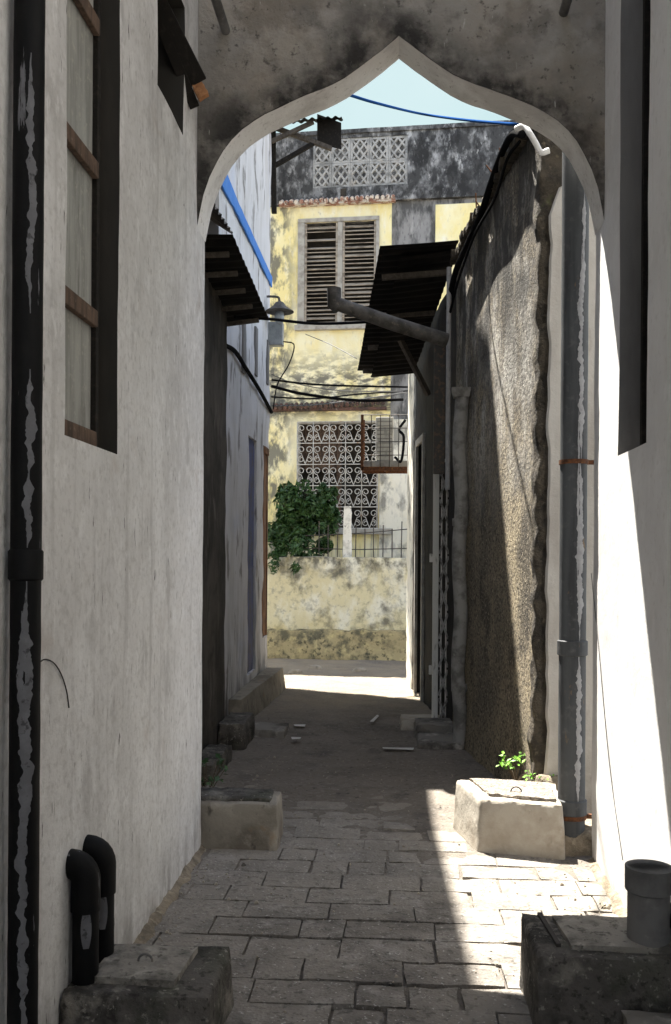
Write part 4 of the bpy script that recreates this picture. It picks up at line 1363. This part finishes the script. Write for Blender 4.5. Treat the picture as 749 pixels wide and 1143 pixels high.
# parapet
q = MB()
q.panel(FP(S0, zpb - .02, .07), fu, fn, SR - S0, zp - zpb + .02, .25, holes=[(la - S0, lz0 - zpb + .02, lb_ - S0, lz1 - zpb + .02)], res=.12, amp=.012)
q.build('parapet', W['parapet'], fh, smooth=30)
q = MB()
q.panel(FP(S0, zp + .002, .10), fu, fn, SR - S0, .07, .32, res=.2, amp=.012)
q.build('coping', W['parapet'], fh, smooth=30)
# lattice blocks
ncol, nrow = 5, 2
cw = (lb_ - la) / ncol
ch = (lz1 - lz0) / nrow
for i in range(ncol):
    for j in range(nrow):
        q = MB()
        ca, cb = la + i * cw, lz0 + j * ch
        c2 = FP(ca + cw / 2, cb + ch / 2, .03)
        W2, H2 = cw / 2 - .012, ch / 2 - .012
        g_ = .028
        q.obox(c2, fu, fn, Z3, -W2 - .01, -W2 + g_, -.05, .025, -H2 - .01, H2 + .01)
        q.obox(c2, fu, fn, Z3, W2 - g_, W2 + .01, -.05, .025, -H2 - .01, H2 + .01)
        q.obox(c2, fu, fn, Z3, -W2 + g_, W2 - g_, -.05, .022, -H2 - .01, -H2 + g_)
        q.obox(c2, fu, fn, Z3, -W2 + g_, W2 - g_, -.05, .022, H2 - g_, H2 + .01)
        P_ = lambda a_, b_: c2 + fu * a_ + Z3 * b_
        e_ = .9
        for k_, (p_, r_) in enumerate((((-W2 * e_, -H2 * e_), (W2 * e_, H2 * e_)), ((-W2 * e_, H2 * e_), (W2 * e_, -H2 * e_)), ((0, H2 * e_), (W2 * e_, 0)), ((W2 * e_, 0), (0, -H2 * e_)), ((0, -H2 * e_), (-W2 * e_, 0)), ((-W2 * e_, 0), (0, H2 * e_)))):
            q.bar(P_(*p_), P_(*r_), .05 + .003 * k_, .03, fn)
        q.build('lattice_block', W['lattice'], fh)
q = MB()
q.panel(FP(la - 1, zpb, -1.3), fu, fn, lb_ - la + 2, zp - zpb + .45, .1, res=.5, amp=.01)
q.build('rear_parapet', W['box_dark'], fh)
q = MB()
s_, z_ = onF(384, 216)
q.obox(FP(s_, z_, .07), fu, fn, Z3, -.05, .05, -.02, .02, -.07, .05)
q.build('drain_hole', W['interior'], fh)


def tilecanopy(pa, pb, mat, slope=.16, drop=.045):
    a_, za = onF(*pa)
    b_, zb = onF(*pb)
    q = MB()
    n = int((b_ - a_) / .085)
    for k in range(n):
        s_ = a_ + (b_ - a_) * (k + .5) / n
        z = za + (zb - za) * k / n
        jz = U(-.01, .01)
        q.tube([FP(s_, z + .035 + jz, .03), FP(s_ + U(-.008, .008), z - drop + jz, .03 + slope)], [.03, .036], 10, cap=True, a0=0, a1=2 * PI)
    q.obox(FP(a_, za - .02), fu, fn, Z3, 0, b_ - a_, .03, .03 + slope * .7, -.06, -.01)
    q.build('tile_canopy', mat, fh, smooth=50)


tilecanopy((313, 228), (442, 221), W['tile'])
tilecanopy((306, 455), (432, 449), W['tile_dark'])


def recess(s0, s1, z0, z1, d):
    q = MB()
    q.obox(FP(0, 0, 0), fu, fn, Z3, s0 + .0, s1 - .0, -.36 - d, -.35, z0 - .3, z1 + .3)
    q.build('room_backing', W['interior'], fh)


recess(s0 - .3, s1 + .3, zb1, zt1, .4)
recess(s2 - .3, s3 + .3, zb2, zt2, .4)
# louvred window
q = MB()
f_ = .055
q.obox(FP(0, 0), fu, fn, Z3, s0 - .06, s0 + f_, -.05, .055, zb1, zt1)
q.obox(FP(0, 0), fu, fn, Z3, s1 - f_, s1 + .0, -.05, .055, zb1, zt1)
q.obox(FP(0, 0), fu, fn, Z3, s0 - .06, s1, -.048, .06, zt1 + .001, zt1 + .07)
q.obox(FP(0, 0), fu, fn, Z3, s0 - .1, s1 + .04, -.05, .12, zb1 - .09, zb1 - .001)
mid = (s0 + s1) / 2
q.obox(FP(0, 0), fu, fn, Z3, mid - .04, mid + .04, -.05, .05, zb1 + .001, zt1 - .001)
wn = q.build('window', W['frame_grey'], fh, bevel=.006)
for (a_, b_) in ((s0 + f_, mid - .04), (mid + .04, s1 - f_)):
    q = MB()
    q.obox(FP(0, 0), fu, fn, Z3, a_ + .002, a_ + .035, -.04, .035, zb1 + .01, zt1 - .01)
    q.obox(FP(0, 0), fu, fn, Z3, b_ - .035, b_ - .002, -.04, .035, zb1 + .01, zt1 - .01)
    ns = 24
    for k in range(ns):
        z = zb1 + .06 + (zt1 - zb1 - .14) * k / (ns - 1)
        tilt = U(.1, .9)
        ax = fu
        ay = (fn * math.cos(tilt) - Z3 * math.sin(tilt)).normalized()
        az = ax.cross(ay)
        if k in (19, 21) and a_ < mid:
            continue
        q.obox(FP((a_ + b_) / 2, z, 0), ax, ay, az, -(b_ - a_) / 2 + .03, (b_ - a_) / 2 - .03, -.032, .032, -.006, .006)
    q.build('louvred_shutter', W['shutter'], wn)
# scroll grille window
q = MB()
q.obox(FP(0, 0), fu, fn, Z3, s2 - .07, s3 + .25, -.05, .13, zb2 - .10, zb2 - .001)
q.obox(FP(0, 0), fu, fn, Z3, s2 - .0, s2 + .03, -.05, .05, zb2 + .001, zt2 - .001)
q.obox(FP(0, 0), fu, fn, Z3, s3 - .03, s3, -.05, .05, zb2 + .001, zt2 - .001)
q.obox(FP(0, 0), fu, fn, Z3, s2 + .03, s3 - .03, -.05, .05, zt2 - .03, zt2 - .001)
wn = q.build('window', W['frame_grey'], fh, bevel=.006)
q = MB()
nc, nr = 5, 5
cw = (s3 - s2) / nc
ch = (zt2 - zb2) / nr
for i in range(nc + 1):
    s_ = s2 + cw * i
    q.bar(FP(s_, zb2, .085), FP(s_, zt2, .085), .016, .012, fu)
for j in range(nr + 1):
    z_ = zb2 + ch * j
    q.bar(FP(s2, z_, .09), FP(s3, z_, .09), .016, .012, Z3)
for i in range(nc):
    for j in range(nr):
        cs_, cz = s2 + cw * (i + .5), zb2 + ch * j
        for sg in (-1, 1):
            for (zc, dirn, rr_) in ((.70, 1, .235), (.25, -1, .20)):
                pts = []
                ccx, ccz = sg * cw * .245, ch * zc
                for k in range(22):
                    t_ = k / 21
                    th = -PI * .5 * dirn + t_ * 2.55 * PI * dirn   # start below, spiral in
                    r_ = cw * rr_ * (1 - .62 * t_)
                    pts.append((ccx + sg * r_ * math.cos(th), ccz + r_ * math.sin(th)))
                if dirn == 1:
                    pts = [(0, ch * .03), (sg * cw * .10, ch * .22)] + pts
                q.tube([FP(cs_ + a_, cz + b_, .085) for a_, b_ in pts], .0085, 5, cap=False)
q.build('scroll_grille', W['grille'], wn, smooth=True)
q = MB()
q.obox(FP(0, 0), fu, fn, Z3, (s2 + s3) / 2 - .04, (s2 + s3) / 2 + .04, -.2, -.14, zb2, zt2)
q.obox(FP(0, 0), fu, fn, Z3, s2 + .03, (s2 + s3) / 2 - .05, -.2, -.16, zt2 - .8, zt2 - .02)
q.build('inner_shutter', W['wood_red'], wn)
q = MB()
q.obox(FP(0, 0), fu, fn, Z3, S0, SR, -7, -.3, zpb - .35, zpb - .2)
q.build('roof', W['streak'], fh)

# ------------------------------------------------------------------ street wall in front of the far house
sw = thing('garden_wall', 'mossy yellow street wall with a darker plinth at the alley end', 'wall', (-.5, 15, 0))
LY = 14.95
q = MB()
lt_ = atY(380, 622, LY).z
q.slab([(-6, LY, -.1), (4, LY - .3, -.1), (4, LY - .1, -.1), (-6, LY + .2, -.1)], [(-6, LY, lt_), (4, LY - .3, lt_ + .01), (4, LY - .1, lt_ + .01), (-6, LY + .2, lt_)], (90, 2, 16), .02, .012, 3, 71)
q.build('wall', W['wallyellow'], sw, smooth=40)
q = MB()
pz = atY(380, 703, LY - .1).z
q.slab([(-6, LY - .2, -.1), (4, LY - .5, -.1), (4, LY - .27, -.1), (-6, LY + .02, -.1)], [(-6, LY - .12, pz), (4, LY - .42, pz), (4, LY - .27, pz + .02), (-6, LY + .02, pz + .02)], (90, 2, 6), .035, .02, 5, 72)
q.build('plinth', W['plinth'], sw, smooth=40)
# white post on the wall
pc = atY(388, 600, LY + .12)
q = MB()
zt = atY(388, 565, LY + .12).z
q.slab([(pc.x - .075, LY + .0, lt_ - .02), (pc.x + .075, LY + .0, lt_ - .02), (pc.x + .075, LY + .14, lt_ - .02), (pc.x - .075, LY + .14, lt_ - .02)], [(pc.x - .06, LY + .01, zt), (pc.x + .06, LY + .01, zt), (pc.x + .06, LY + .14, zt), (pc.x - .06, LY + .14, zt)], (4, 4, 12), .008, .01, 9, 73)
tag(q.build('concrete_post', W['post'], smooth=50), 'whitewashed post standing on the street wall', 'post')
wf_ = thing('wire_fence', 'thin rusty bar fence on top of the street wall', 'fence', (.3, LY, lt_))
for k in range(11):
    px = 356 + k * 10.2
    if abs(px - 388) < 8:
        continue
    p = atY(px, 622, LY + .06)
    q = MB()
    zt = atY(px, 582 + (k % 3) * 4, LY + .06).z
    q.tube([(p.x, LY + .06, lt_ - .03), (p.x + U(-.01, .01), LY + .06, zt)], .009, 6)
    q.build('bar', W['iron_dark'], wf_)
q = MB()
for pz_ in (612, 598):
    q = MB()
    a_ = atY(340, pz_, LY + .07)
    b_ = atY(462, pz_ - (8 if pz_ < 600 else 0), LY + .07)
    q.tube([a_, a_.lerp(b_, .5) + Vector((0, 0, -.02)), b_], .008, 6)
    q.build('rail', W['iron_dark'], wf_)

# bush
def leaves(q, c, rad, n, size, squash=1., seed=0, shell=.35):
    rnd = random.Random(seed)
    lobes = [(Vector((rnd.uniform(-.8, .8) * rad[0], rnd.uniform(-.7, .7) * rad[1], rnd.uniform(-.8, .85) * rad[2])), rnd.uniform(.16, .38)) for _ in range(24)]
    for _ in range(n):
        lc, lr = rnd.choice(lobes)
        d = Vector((rnd.gauss(0, 1), rnd.gauss(0, 1), rnd.gauss(0, 1))).normalized()
        r_ = lr * (1 - shell * rnd.random() ** 2)
        p = Vector(c) + lc + Vector((d.x * rad[0], d.y * rad[1], d.z * rad[2])) * r_
        s_ = size * rnd.uniform(.4, 1.5)
        nrm = (d + Vector((rnd.gauss(0, .5), rnd.gauss(0, .5), rnd.gauss(0, .5) + .3))).normalized()
        a_ = nrm.cross(Vector((rnd.gauss(0, 1), rnd.gauss(0, 1), rnd.gauss(0, 1)))).normalized()
        b_ = nrm.cross(a_)
        q.quad(p - a_ * s_, p + b_ * s_ * .42 + nrm * s_ * .12, p + a_ * s_ - nrm * s_ * .2, p - b_ * s_ * .42 + nrm * s_ * .12)


bc = atY(341, 582, 15.5)
bu = thing('leafy_bush', 'dark green bush leaning over the street wall below the grille window', 'bush', (bc.x, 15.5, 0))
q = MB()
leaves(q, atY(338, 585, 15.3), (.62, .35, .60), 3600, .062, seed=3)
leaves(q, atY(318, 615, 14.85), (.30, .25, .38), 800, .055, seed=4)
leaves(q, atY(352, 566, 15.3), (.40, .3, .38), 900, .055, seed=5)
q.build('foliage', W['leaf'], bu)
q = MB()
for k in range(7):
    q.tube(smoothpath([(bc.x + U(-.1, .1), 15.5, 0), (bc.x + U(-.2, .2), 15.45, .9), (bc.x + U(-.5, .5), 15.35 + U(-.2, .2), 1.7 + U(0, .5))], 4), [.03 - .0028 * i for i in range(9)], 6)
q.build('stems', W['stem'], bu, smooth=True)

# ------------------------------------------------------------------ rusty cage with air conditioner
cg = thing('iron_cage', 'rusty iron cage shelf fixed to the right corner in front of the grille window', 'cage', tuple(atY(428, 523, 12.2)))
c00 = atY(404, 523, 12.0)
c10 = atY(455, 523, 12.0)
ctop = atY(404, 463, 12.0).z
x0, x1 = c00.x, c10.x
zb = c00.z
q = MB()
for yy in (12.0, 12.45):
    q.bar((x0, yy, zb - .02), (x0, yy, ctop), .035, .03, (1, 0, 0))
    q.bar((x0, yy, zb), (x1, yy, zb), .045, .03)
for xx_ in (x0, (x0 + x1) / 2):
    q.bar((xx_, 12.01, zb + .012), (xx_, 12.44, zb + .012), .03, .03)
q.build('frame', W['rust'], cg)
q = MB()
for k in range(1, 5):
    z = zb + (ctop - zb) * k / 4
    q.tube([(x0, 12.0, z), (x1, 12.0, z)], .006, 5)
for k in range(1, 6):
    xx_ = x0 + (x1 - x0) * k / 5
    q.tube([(xx_, 12.0, zb), (xx_, 12.0, ctop)], .006, 5)
q.build('bars', W['iron_dark'], cg)
ac = thing('air_conditioner', 'stained cream air conditioner box sitting inside the rusty cage', 'air conditioner', ((x0 + x1) / 2, 12.2, zb))
q = MB()
q.box(x0 + .17, x0 + .40, 12.05, 12.4, zb + .11, ctop - .02)
q.build('case', W['ac'], ac, bevel=.01)
q = MB()
for k in range(9):
    q.box(x0 + .19, x0 + .38, 12.043, 12.05, zb + .16 + k * .055, zb + .175 + k * .055)
q.build('vent_grille', W['frame_grey'], ac)
q = MB()
q.box(x0 + .02, x1, 12.02, 12.42, zb + .03, zb + .105)
q.build('tray', W['frame_grey'], ac, bevel=.004)
q = MB()
q.tube(smoothpath([(x0 + .42, 12.06, zb + .15), (x0 + .5, 12.0, zb + .1), (x0 + .53, 12.0, zb + .4), (x0 + .47, 12.04, zb + .5), (x0 + .55, 12.0, zb + .62)]), .018, 8)
q.build('hose', W['cable_black'], ac, smooth=True)

# ------------------------------------------------------------------ overhead cables
def wcable(pts, r, mat, label):
    cable('overhead_cable', [atY(a_, b_, c_) for a_, b_, c_ in pts], r, W[mat], label)


wcable([(384, 104, 5.6), (420, 115, 6.5), (470, 127, 8), (520, 134, 7.2), (578, 139, 6.2)], .010, 'cable_blue', 'blue cable crossing the sky under the arch point')
wcable([(262, 354, 8.1), (300, 356, 8.4), (350, 361, 9), (400, 360, 9.5), (440, 357, 10)], .014, 'cable_black', 'black cable level with the wall lamp, crossing to the lean-to roof')
wcable([(303, 424, 11.4), (350, 429, 11.5), (400, 431, 11.7), (455, 432, 11.9)], .012, 'cable_black', 'uppermost black cable of the group above the dark tile canopy')
wcable([(303, 431, 11.4), (340, 440, 11.6), (400, 447, 11.8), (450, 446, 12.0)], .019, 'cable_black', 'thickest sagging black cable above the dark tile canopy')
wcable([(303, 443, 11.4), (350, 445, 12), (400, 440, 12.5), (460, 436, 13)], .010, 'cable_black', 'straight black cable just above the sagging pair')
wcable([(303, 453, 11.4), (350, 452, 12), (400, 446, 12.5), (455, 438, 13)], .008, 'cable_grey', 'thin grey cable rising rightwards over the dark tile canopy')
wcable([(303, 418, 11.3), (330, 428, 11.8), (380, 436, 12.3), (450, 437, 12.8)], .006, 'cable_grey', 'hair-thin grey cable above the thick sagging one')
wcable([(341, 373, 15.5), (370, 385, 14), (398, 400, 12.5)], .006, 'cable_grey', 'thin grey cable slanting below the louvred window')

# ------------------------------------------------------------------ small things
def weed(label, c, n, sz, mat, seed, h=.16, spread=.09):
    rnd = random.Random(seed)
    t = thing('weed', label, 'weed', tuple(c))
    q = MB()
    s = MB()
    for k in range(n):
        a_ = rnd.uniform(0, 2 * PI)
        tip = Vector(c) + Vector((math.cos(a_) * spread * rnd.uniform(.4, 1.2), math.sin(a_) * spread * rnd.uniform(.3, .8), h * rnd.uniform(.4, 1.1)))
        s.tube([Vector(c), (Vector(c) + tip) / 2 + Vector((0, 0, .02)), tip], .0022, 5)
        for j in range(5):
            p = tip + Vector((rnd.gauss(0, .014), rnd.gauss(0, .012), rnd.gauss(0, .012)))
            nrm = Vector((rnd.gauss(0, .6), rnd.gauss(-.3, .5), 1)).normalized()
            u_ = nrm.cross(Vector((rnd.gauss(0, 1), rnd.gauss(0, 1), 0)).normalized()).normalized()
            v_ = nrm.cross(u_)
            r_ = sz * rnd.uniform(.6, 1.2)
            q.quad(p - u_ * r_, p - v_ * r_ * .6 + nrm * .003, p + u_ * r_, p + v_ * r_ * .6 + nrm * .003)
    q.build('leaves', W[mat], t)
    s.build('stems', W['stem'], t)


weed('bright green weed at the foot of the pebbledashed wall', (atY(580, 862, 6.3).x - .03, 6.25, .12), 12, .021, 'leaf2', 5, .17, .13)
weed('small green weed in the crack behind the sunlit box', (atY(600, 850, 5.95).x, 5.88, .19), 7, .014, 'leaf2', 6, .09, .07)
weed('dark weed growing behind the pale box left of the arch', (atY(232, 880, 5.6).x, 5.55, .12), 14, .024, 'leaf', 7, .26, .11)
q = MB()
q.slab([(.84, 5.8, -.03), (1.05, 5.78, -.03), (1.05, 6.0, -.03), (.83, 6.02, -.03)], [(.86, 5.86, .25), (1.04, 5.84, .25), (1.04, 6.0, .27), (.87, 6.0, .26)], (9, 7, 9), .035, .02, 14, 8)
tag(q.build('masonry_lump', W['crumb'], smooth=50), 'broken masonry lump under the white plaster patch', 'rubble')


def stone(label, px, py, sx, sy, sz, seed, mat='stone', Y=None):
    p = atZ(px, py, 0)
    q = MB()
    q.slab([(p.x - sx, p.y - sy, -.01), (p.x + sx, p.y - sy, -.01), (p.x + sx * .8, p.y + sy, -.01), (p.x - sx, p.y + sy, -.01)], [(p.x - sx * .6, p.y - sy * .6, sz), (p.x + sx * .8, p.y - sy * .6, sz * .8), (p.x + sx * .5, p.y + sy * .6, sz), (p.x - sx * .7, p.y + sy * .6, sz * .9)], (6, 5, 4), .012, .012, 22, seed)
    tag(q.build('loose_stone', W[mat], smooth=50), label, 'stone')


stone('flat pale stone leaning at the front of the sunlit box', 581, 952, .055, .03, .04, 81)
stone('small pale stone by the sunlit right wall', 676, 1013, .03, .02, .02, 82)
stone('small dark stone on the sand left of centre, before the left box', 272, 966, .012, .01, .015, 83, 'kerb')
for k, (px, py, l) in enumerate(((330, 752, 'low rubble stone left in the sand under the street wall'), (352, 747, 'middle rubble stone under the street wall'), (402, 750, 'right rubble stone under the street wall'))):
    stone(l, px, py, .12, .06, .06, 90 + k)
# scattered grit on the paving
q = MB()
rg = random.Random(11)
for k in range(650):
    yy = rg.uniform(2.2, 7.5)
    side = rg.random()
    if side < .30:
        xx_ = XR - abs(rg.gauss(0, .14)) - .01
    elif side < .55:
        xx_ = XL + abs(rg.gauss(0, .12)) + .01
    else:
        xx_ = rg.uniform(XL + .02, XR - .02)
    if yy > 6 and xx_ > .7:
        continue
    r_ = rg.uniform(.002, .007) * (1.6 if rg.random() < .1 else 1)
    z = max(0, ground_z(xx_, yy)) + .001
    q.hexa([(xx_ - r_, yy - r_, z), (xx_ + r_, yy - r_ * .7, z), (xx_ + r_ * .8, yy + r_, z), (xx_ - r_ * .7, yy + r_ * .8, z)], [(xx_ - r_ * .5, yy - r_ * .4, z + r_), (xx_ + r_ * .6, yy - r_ * .5, z + r_ * .8), (xx_ + r_ * .4, yy + r_ * .6, z + r_), (xx_ - r_ * .4, yy + r_ * .5, z + r_)])
o = q.build('grit', W['stone'], kind='stuff')


def litter(label, pts, lift=.012):
    q = MB()
    P_ = [atZ(a_, b_, .03) for a_, b_ in pts]
    c_ = sum(P_, Vector()) / len(P_)
    P2 = [p + Vector((0, 0, lift * noise.noise(p * 30))) for p in P_]
    q.quad(*P2)
    q.quad(*[p + Vector((0, 0, .004)) for p in reversed(P2)])
    for i in range(len(P2)):
        j = (i + 1) % len(P2)
        q.quad(P2[i], P2[j], P2[j] + Vector((0, 0, .004)), P2[i] + Vector((0, 0, .004)))
    tag(q.build('paper_scrap', W['litter']), label, 'litter')


litter('crumpled white scrap in the middle of the shaded lane', [(413, 806), (421, 798), (423, 799), (417, 806)])
litter('thin white scrap lying left in the shaded lane', [(328, 809), (341, 809), (340, 811), (329, 811)])
litter('small grey scrap next to the left dark slab', [(325, 823), (336, 823), (335, 825), (326, 825)])
litter('long white sliver on the ground before the gate steps', [(427, 834), (462, 835), (461, 837), (428, 836)])

# fillet of sand and crumbling plaster along both wall feet
def fillet(name, x, sgn, y0, y1, label):
    q = MB()
    n = int((y1 - y0) / .03)
    for k in range(n + 1):
        yy = y0 + (y1 - y0) * k / n
        w = .028 + .035 * abs(noise.fractal(Vector((sgn * 3, yy * 4, 0)), 1, 2, 3))
        h = .02 + .045 * abs(noise.fractal(Vector((sgn * 8, yy * 5, 2)), 1, 2, 3))
        q.v += [Vector((x - sgn * .01, yy, h)), Vector((x + sgn * w * .4, yy, h * .6)), Vector((x + sgn * w, yy, .004)), Vector((x + sgn * w * 1.3, yy, -.02)), Vector((x - sgn * .01, yy, -.02))]
    for k in range(n):
        for j in range(4):
            a_ = k * 5 + j
            q.f.append((a_, a_ + 1, a_ + 6, a_ + 5))
            q.mi.append(0)
    tag(q.build(name, W['crumb'], smooth=True), label, 'rubble')


fillet('plaster_debris', XL, 1, 3.34, 5.08, 'crumbled plaster strip along the foot of the left wall')
fillet('plaster_debris', XR, -1, 3.55, 5.06, 'crumbled plaster strip along the foot of the sunlit right wall')

# ------------------------------------------------------------------ sky
skm = bpy.data.materials.new('pale_cyan_sky')
skm.use_nodes = True
nt = skm.node_tree
nt.nodes.clear()
o_ = nt.nodes.new('ShaderNodeOutputMaterial')
em = nt.nodes.new('ShaderNodeEmission')
tn = nt.nodes.new('ShaderNodeTexNoise')
tn.inputs['Scale'].default_value = .012
tn.inputs['Detail'].default_value = 5
tg = nt.nodes.new('ShaderNodeNewGeometry')
cr = nt.nodes.new('ShaderNodeValToRGB')
cr.color_ramp.elements[0].position = .45
cr.color_ramp.elements[1].position = .85
cr.color_ramp.elements[0].color = (.085, .132, .138, 1)
cr.color_ramp.elements[1].color = (.14, .165, .168, 1)
nt.links.new(tg.outputs['Position'], tn.inputs['Vector'])
nt.links.new(tn.outputs['Fac'], cr.inputs[0])
nt.links.new(cr.outputs[0], em.inputs[0])
nt.links.new(em.outputs[0], o_.inputs[0])
q = MB()
for i in range(24):
    a0_, a1_ = [math.radians(-60 + 5 * (i + k)) for k in (0, 1)]
    for j in range(6):
        e0_, e1_ = [math.radians(-3 + 7 * (j + k)) for k in (0, 1)]
        D_ = lambda a_, e_: (150 * math.sin(a_) * math.cos(e_), 150 * math.cos(a_) * math.cos(e_), 150 * math.sin(e_))
        q.quad(D_(a0_, e0_), D_(a1_, e0_), D_(a1_, e1_), D_(a0_, e1_))
q.build('sky', skm, smooth=True, kind='structure')

# ------------------------------------------------------------------ light
SD = Vector((.25, -.40, -1)).normalized()
sl_ = bpy.data.lights.new('sun', 'SUN')
sl_.energy = 4.0
sl_.angle = math.radians(.55)
sl_.color = (1, .95, .86)
so = bpy.data.objects.new('sun', sl_)
so.rotation_euler = SD.to_track_quat('-Z', 'Y').to_euler()
so.location = (-3, 6, 12)
COL.objects.link(so)
w = bpy.data.worlds.new('World')
sc.world = w
w.use_nodes = True
nt = w.node_tree
bg = nt.nodes['Background']
sk = nt.nodes.new('ShaderNodeTexSky')
sk.sky_type = 'NISHITA'
sk.sun_disc = False
sk.sun_elevation = math.asin(-SD.z)
sk.sun_rotation = math.atan2(-SD.x, -SD.y)
sk.air_density = 1.0
sk.dust_density = .0
sk.ozone_density = 1.5
hs = nt.nodes.new('ShaderNodeHueSaturation')
hs.inputs['Saturation'].default_value = .48
nt.links.new(sk.outputs[0], hs.inputs['Color'])
nt.links.new(hs.outputs[0], bg.inputs[0])
bg.inputs[1].default_value = .095
sc.view_settings.view_transform = 'Standard'
sc.view_settings.look = 'None'
sc.view_settings.gamma = 1
sc.view_settings.exposure = 2.5
sc.render.engine = 'CYCLES'
sc.cycles.max_bounces = 10
sc.cycles.diffuse_bounces = 7
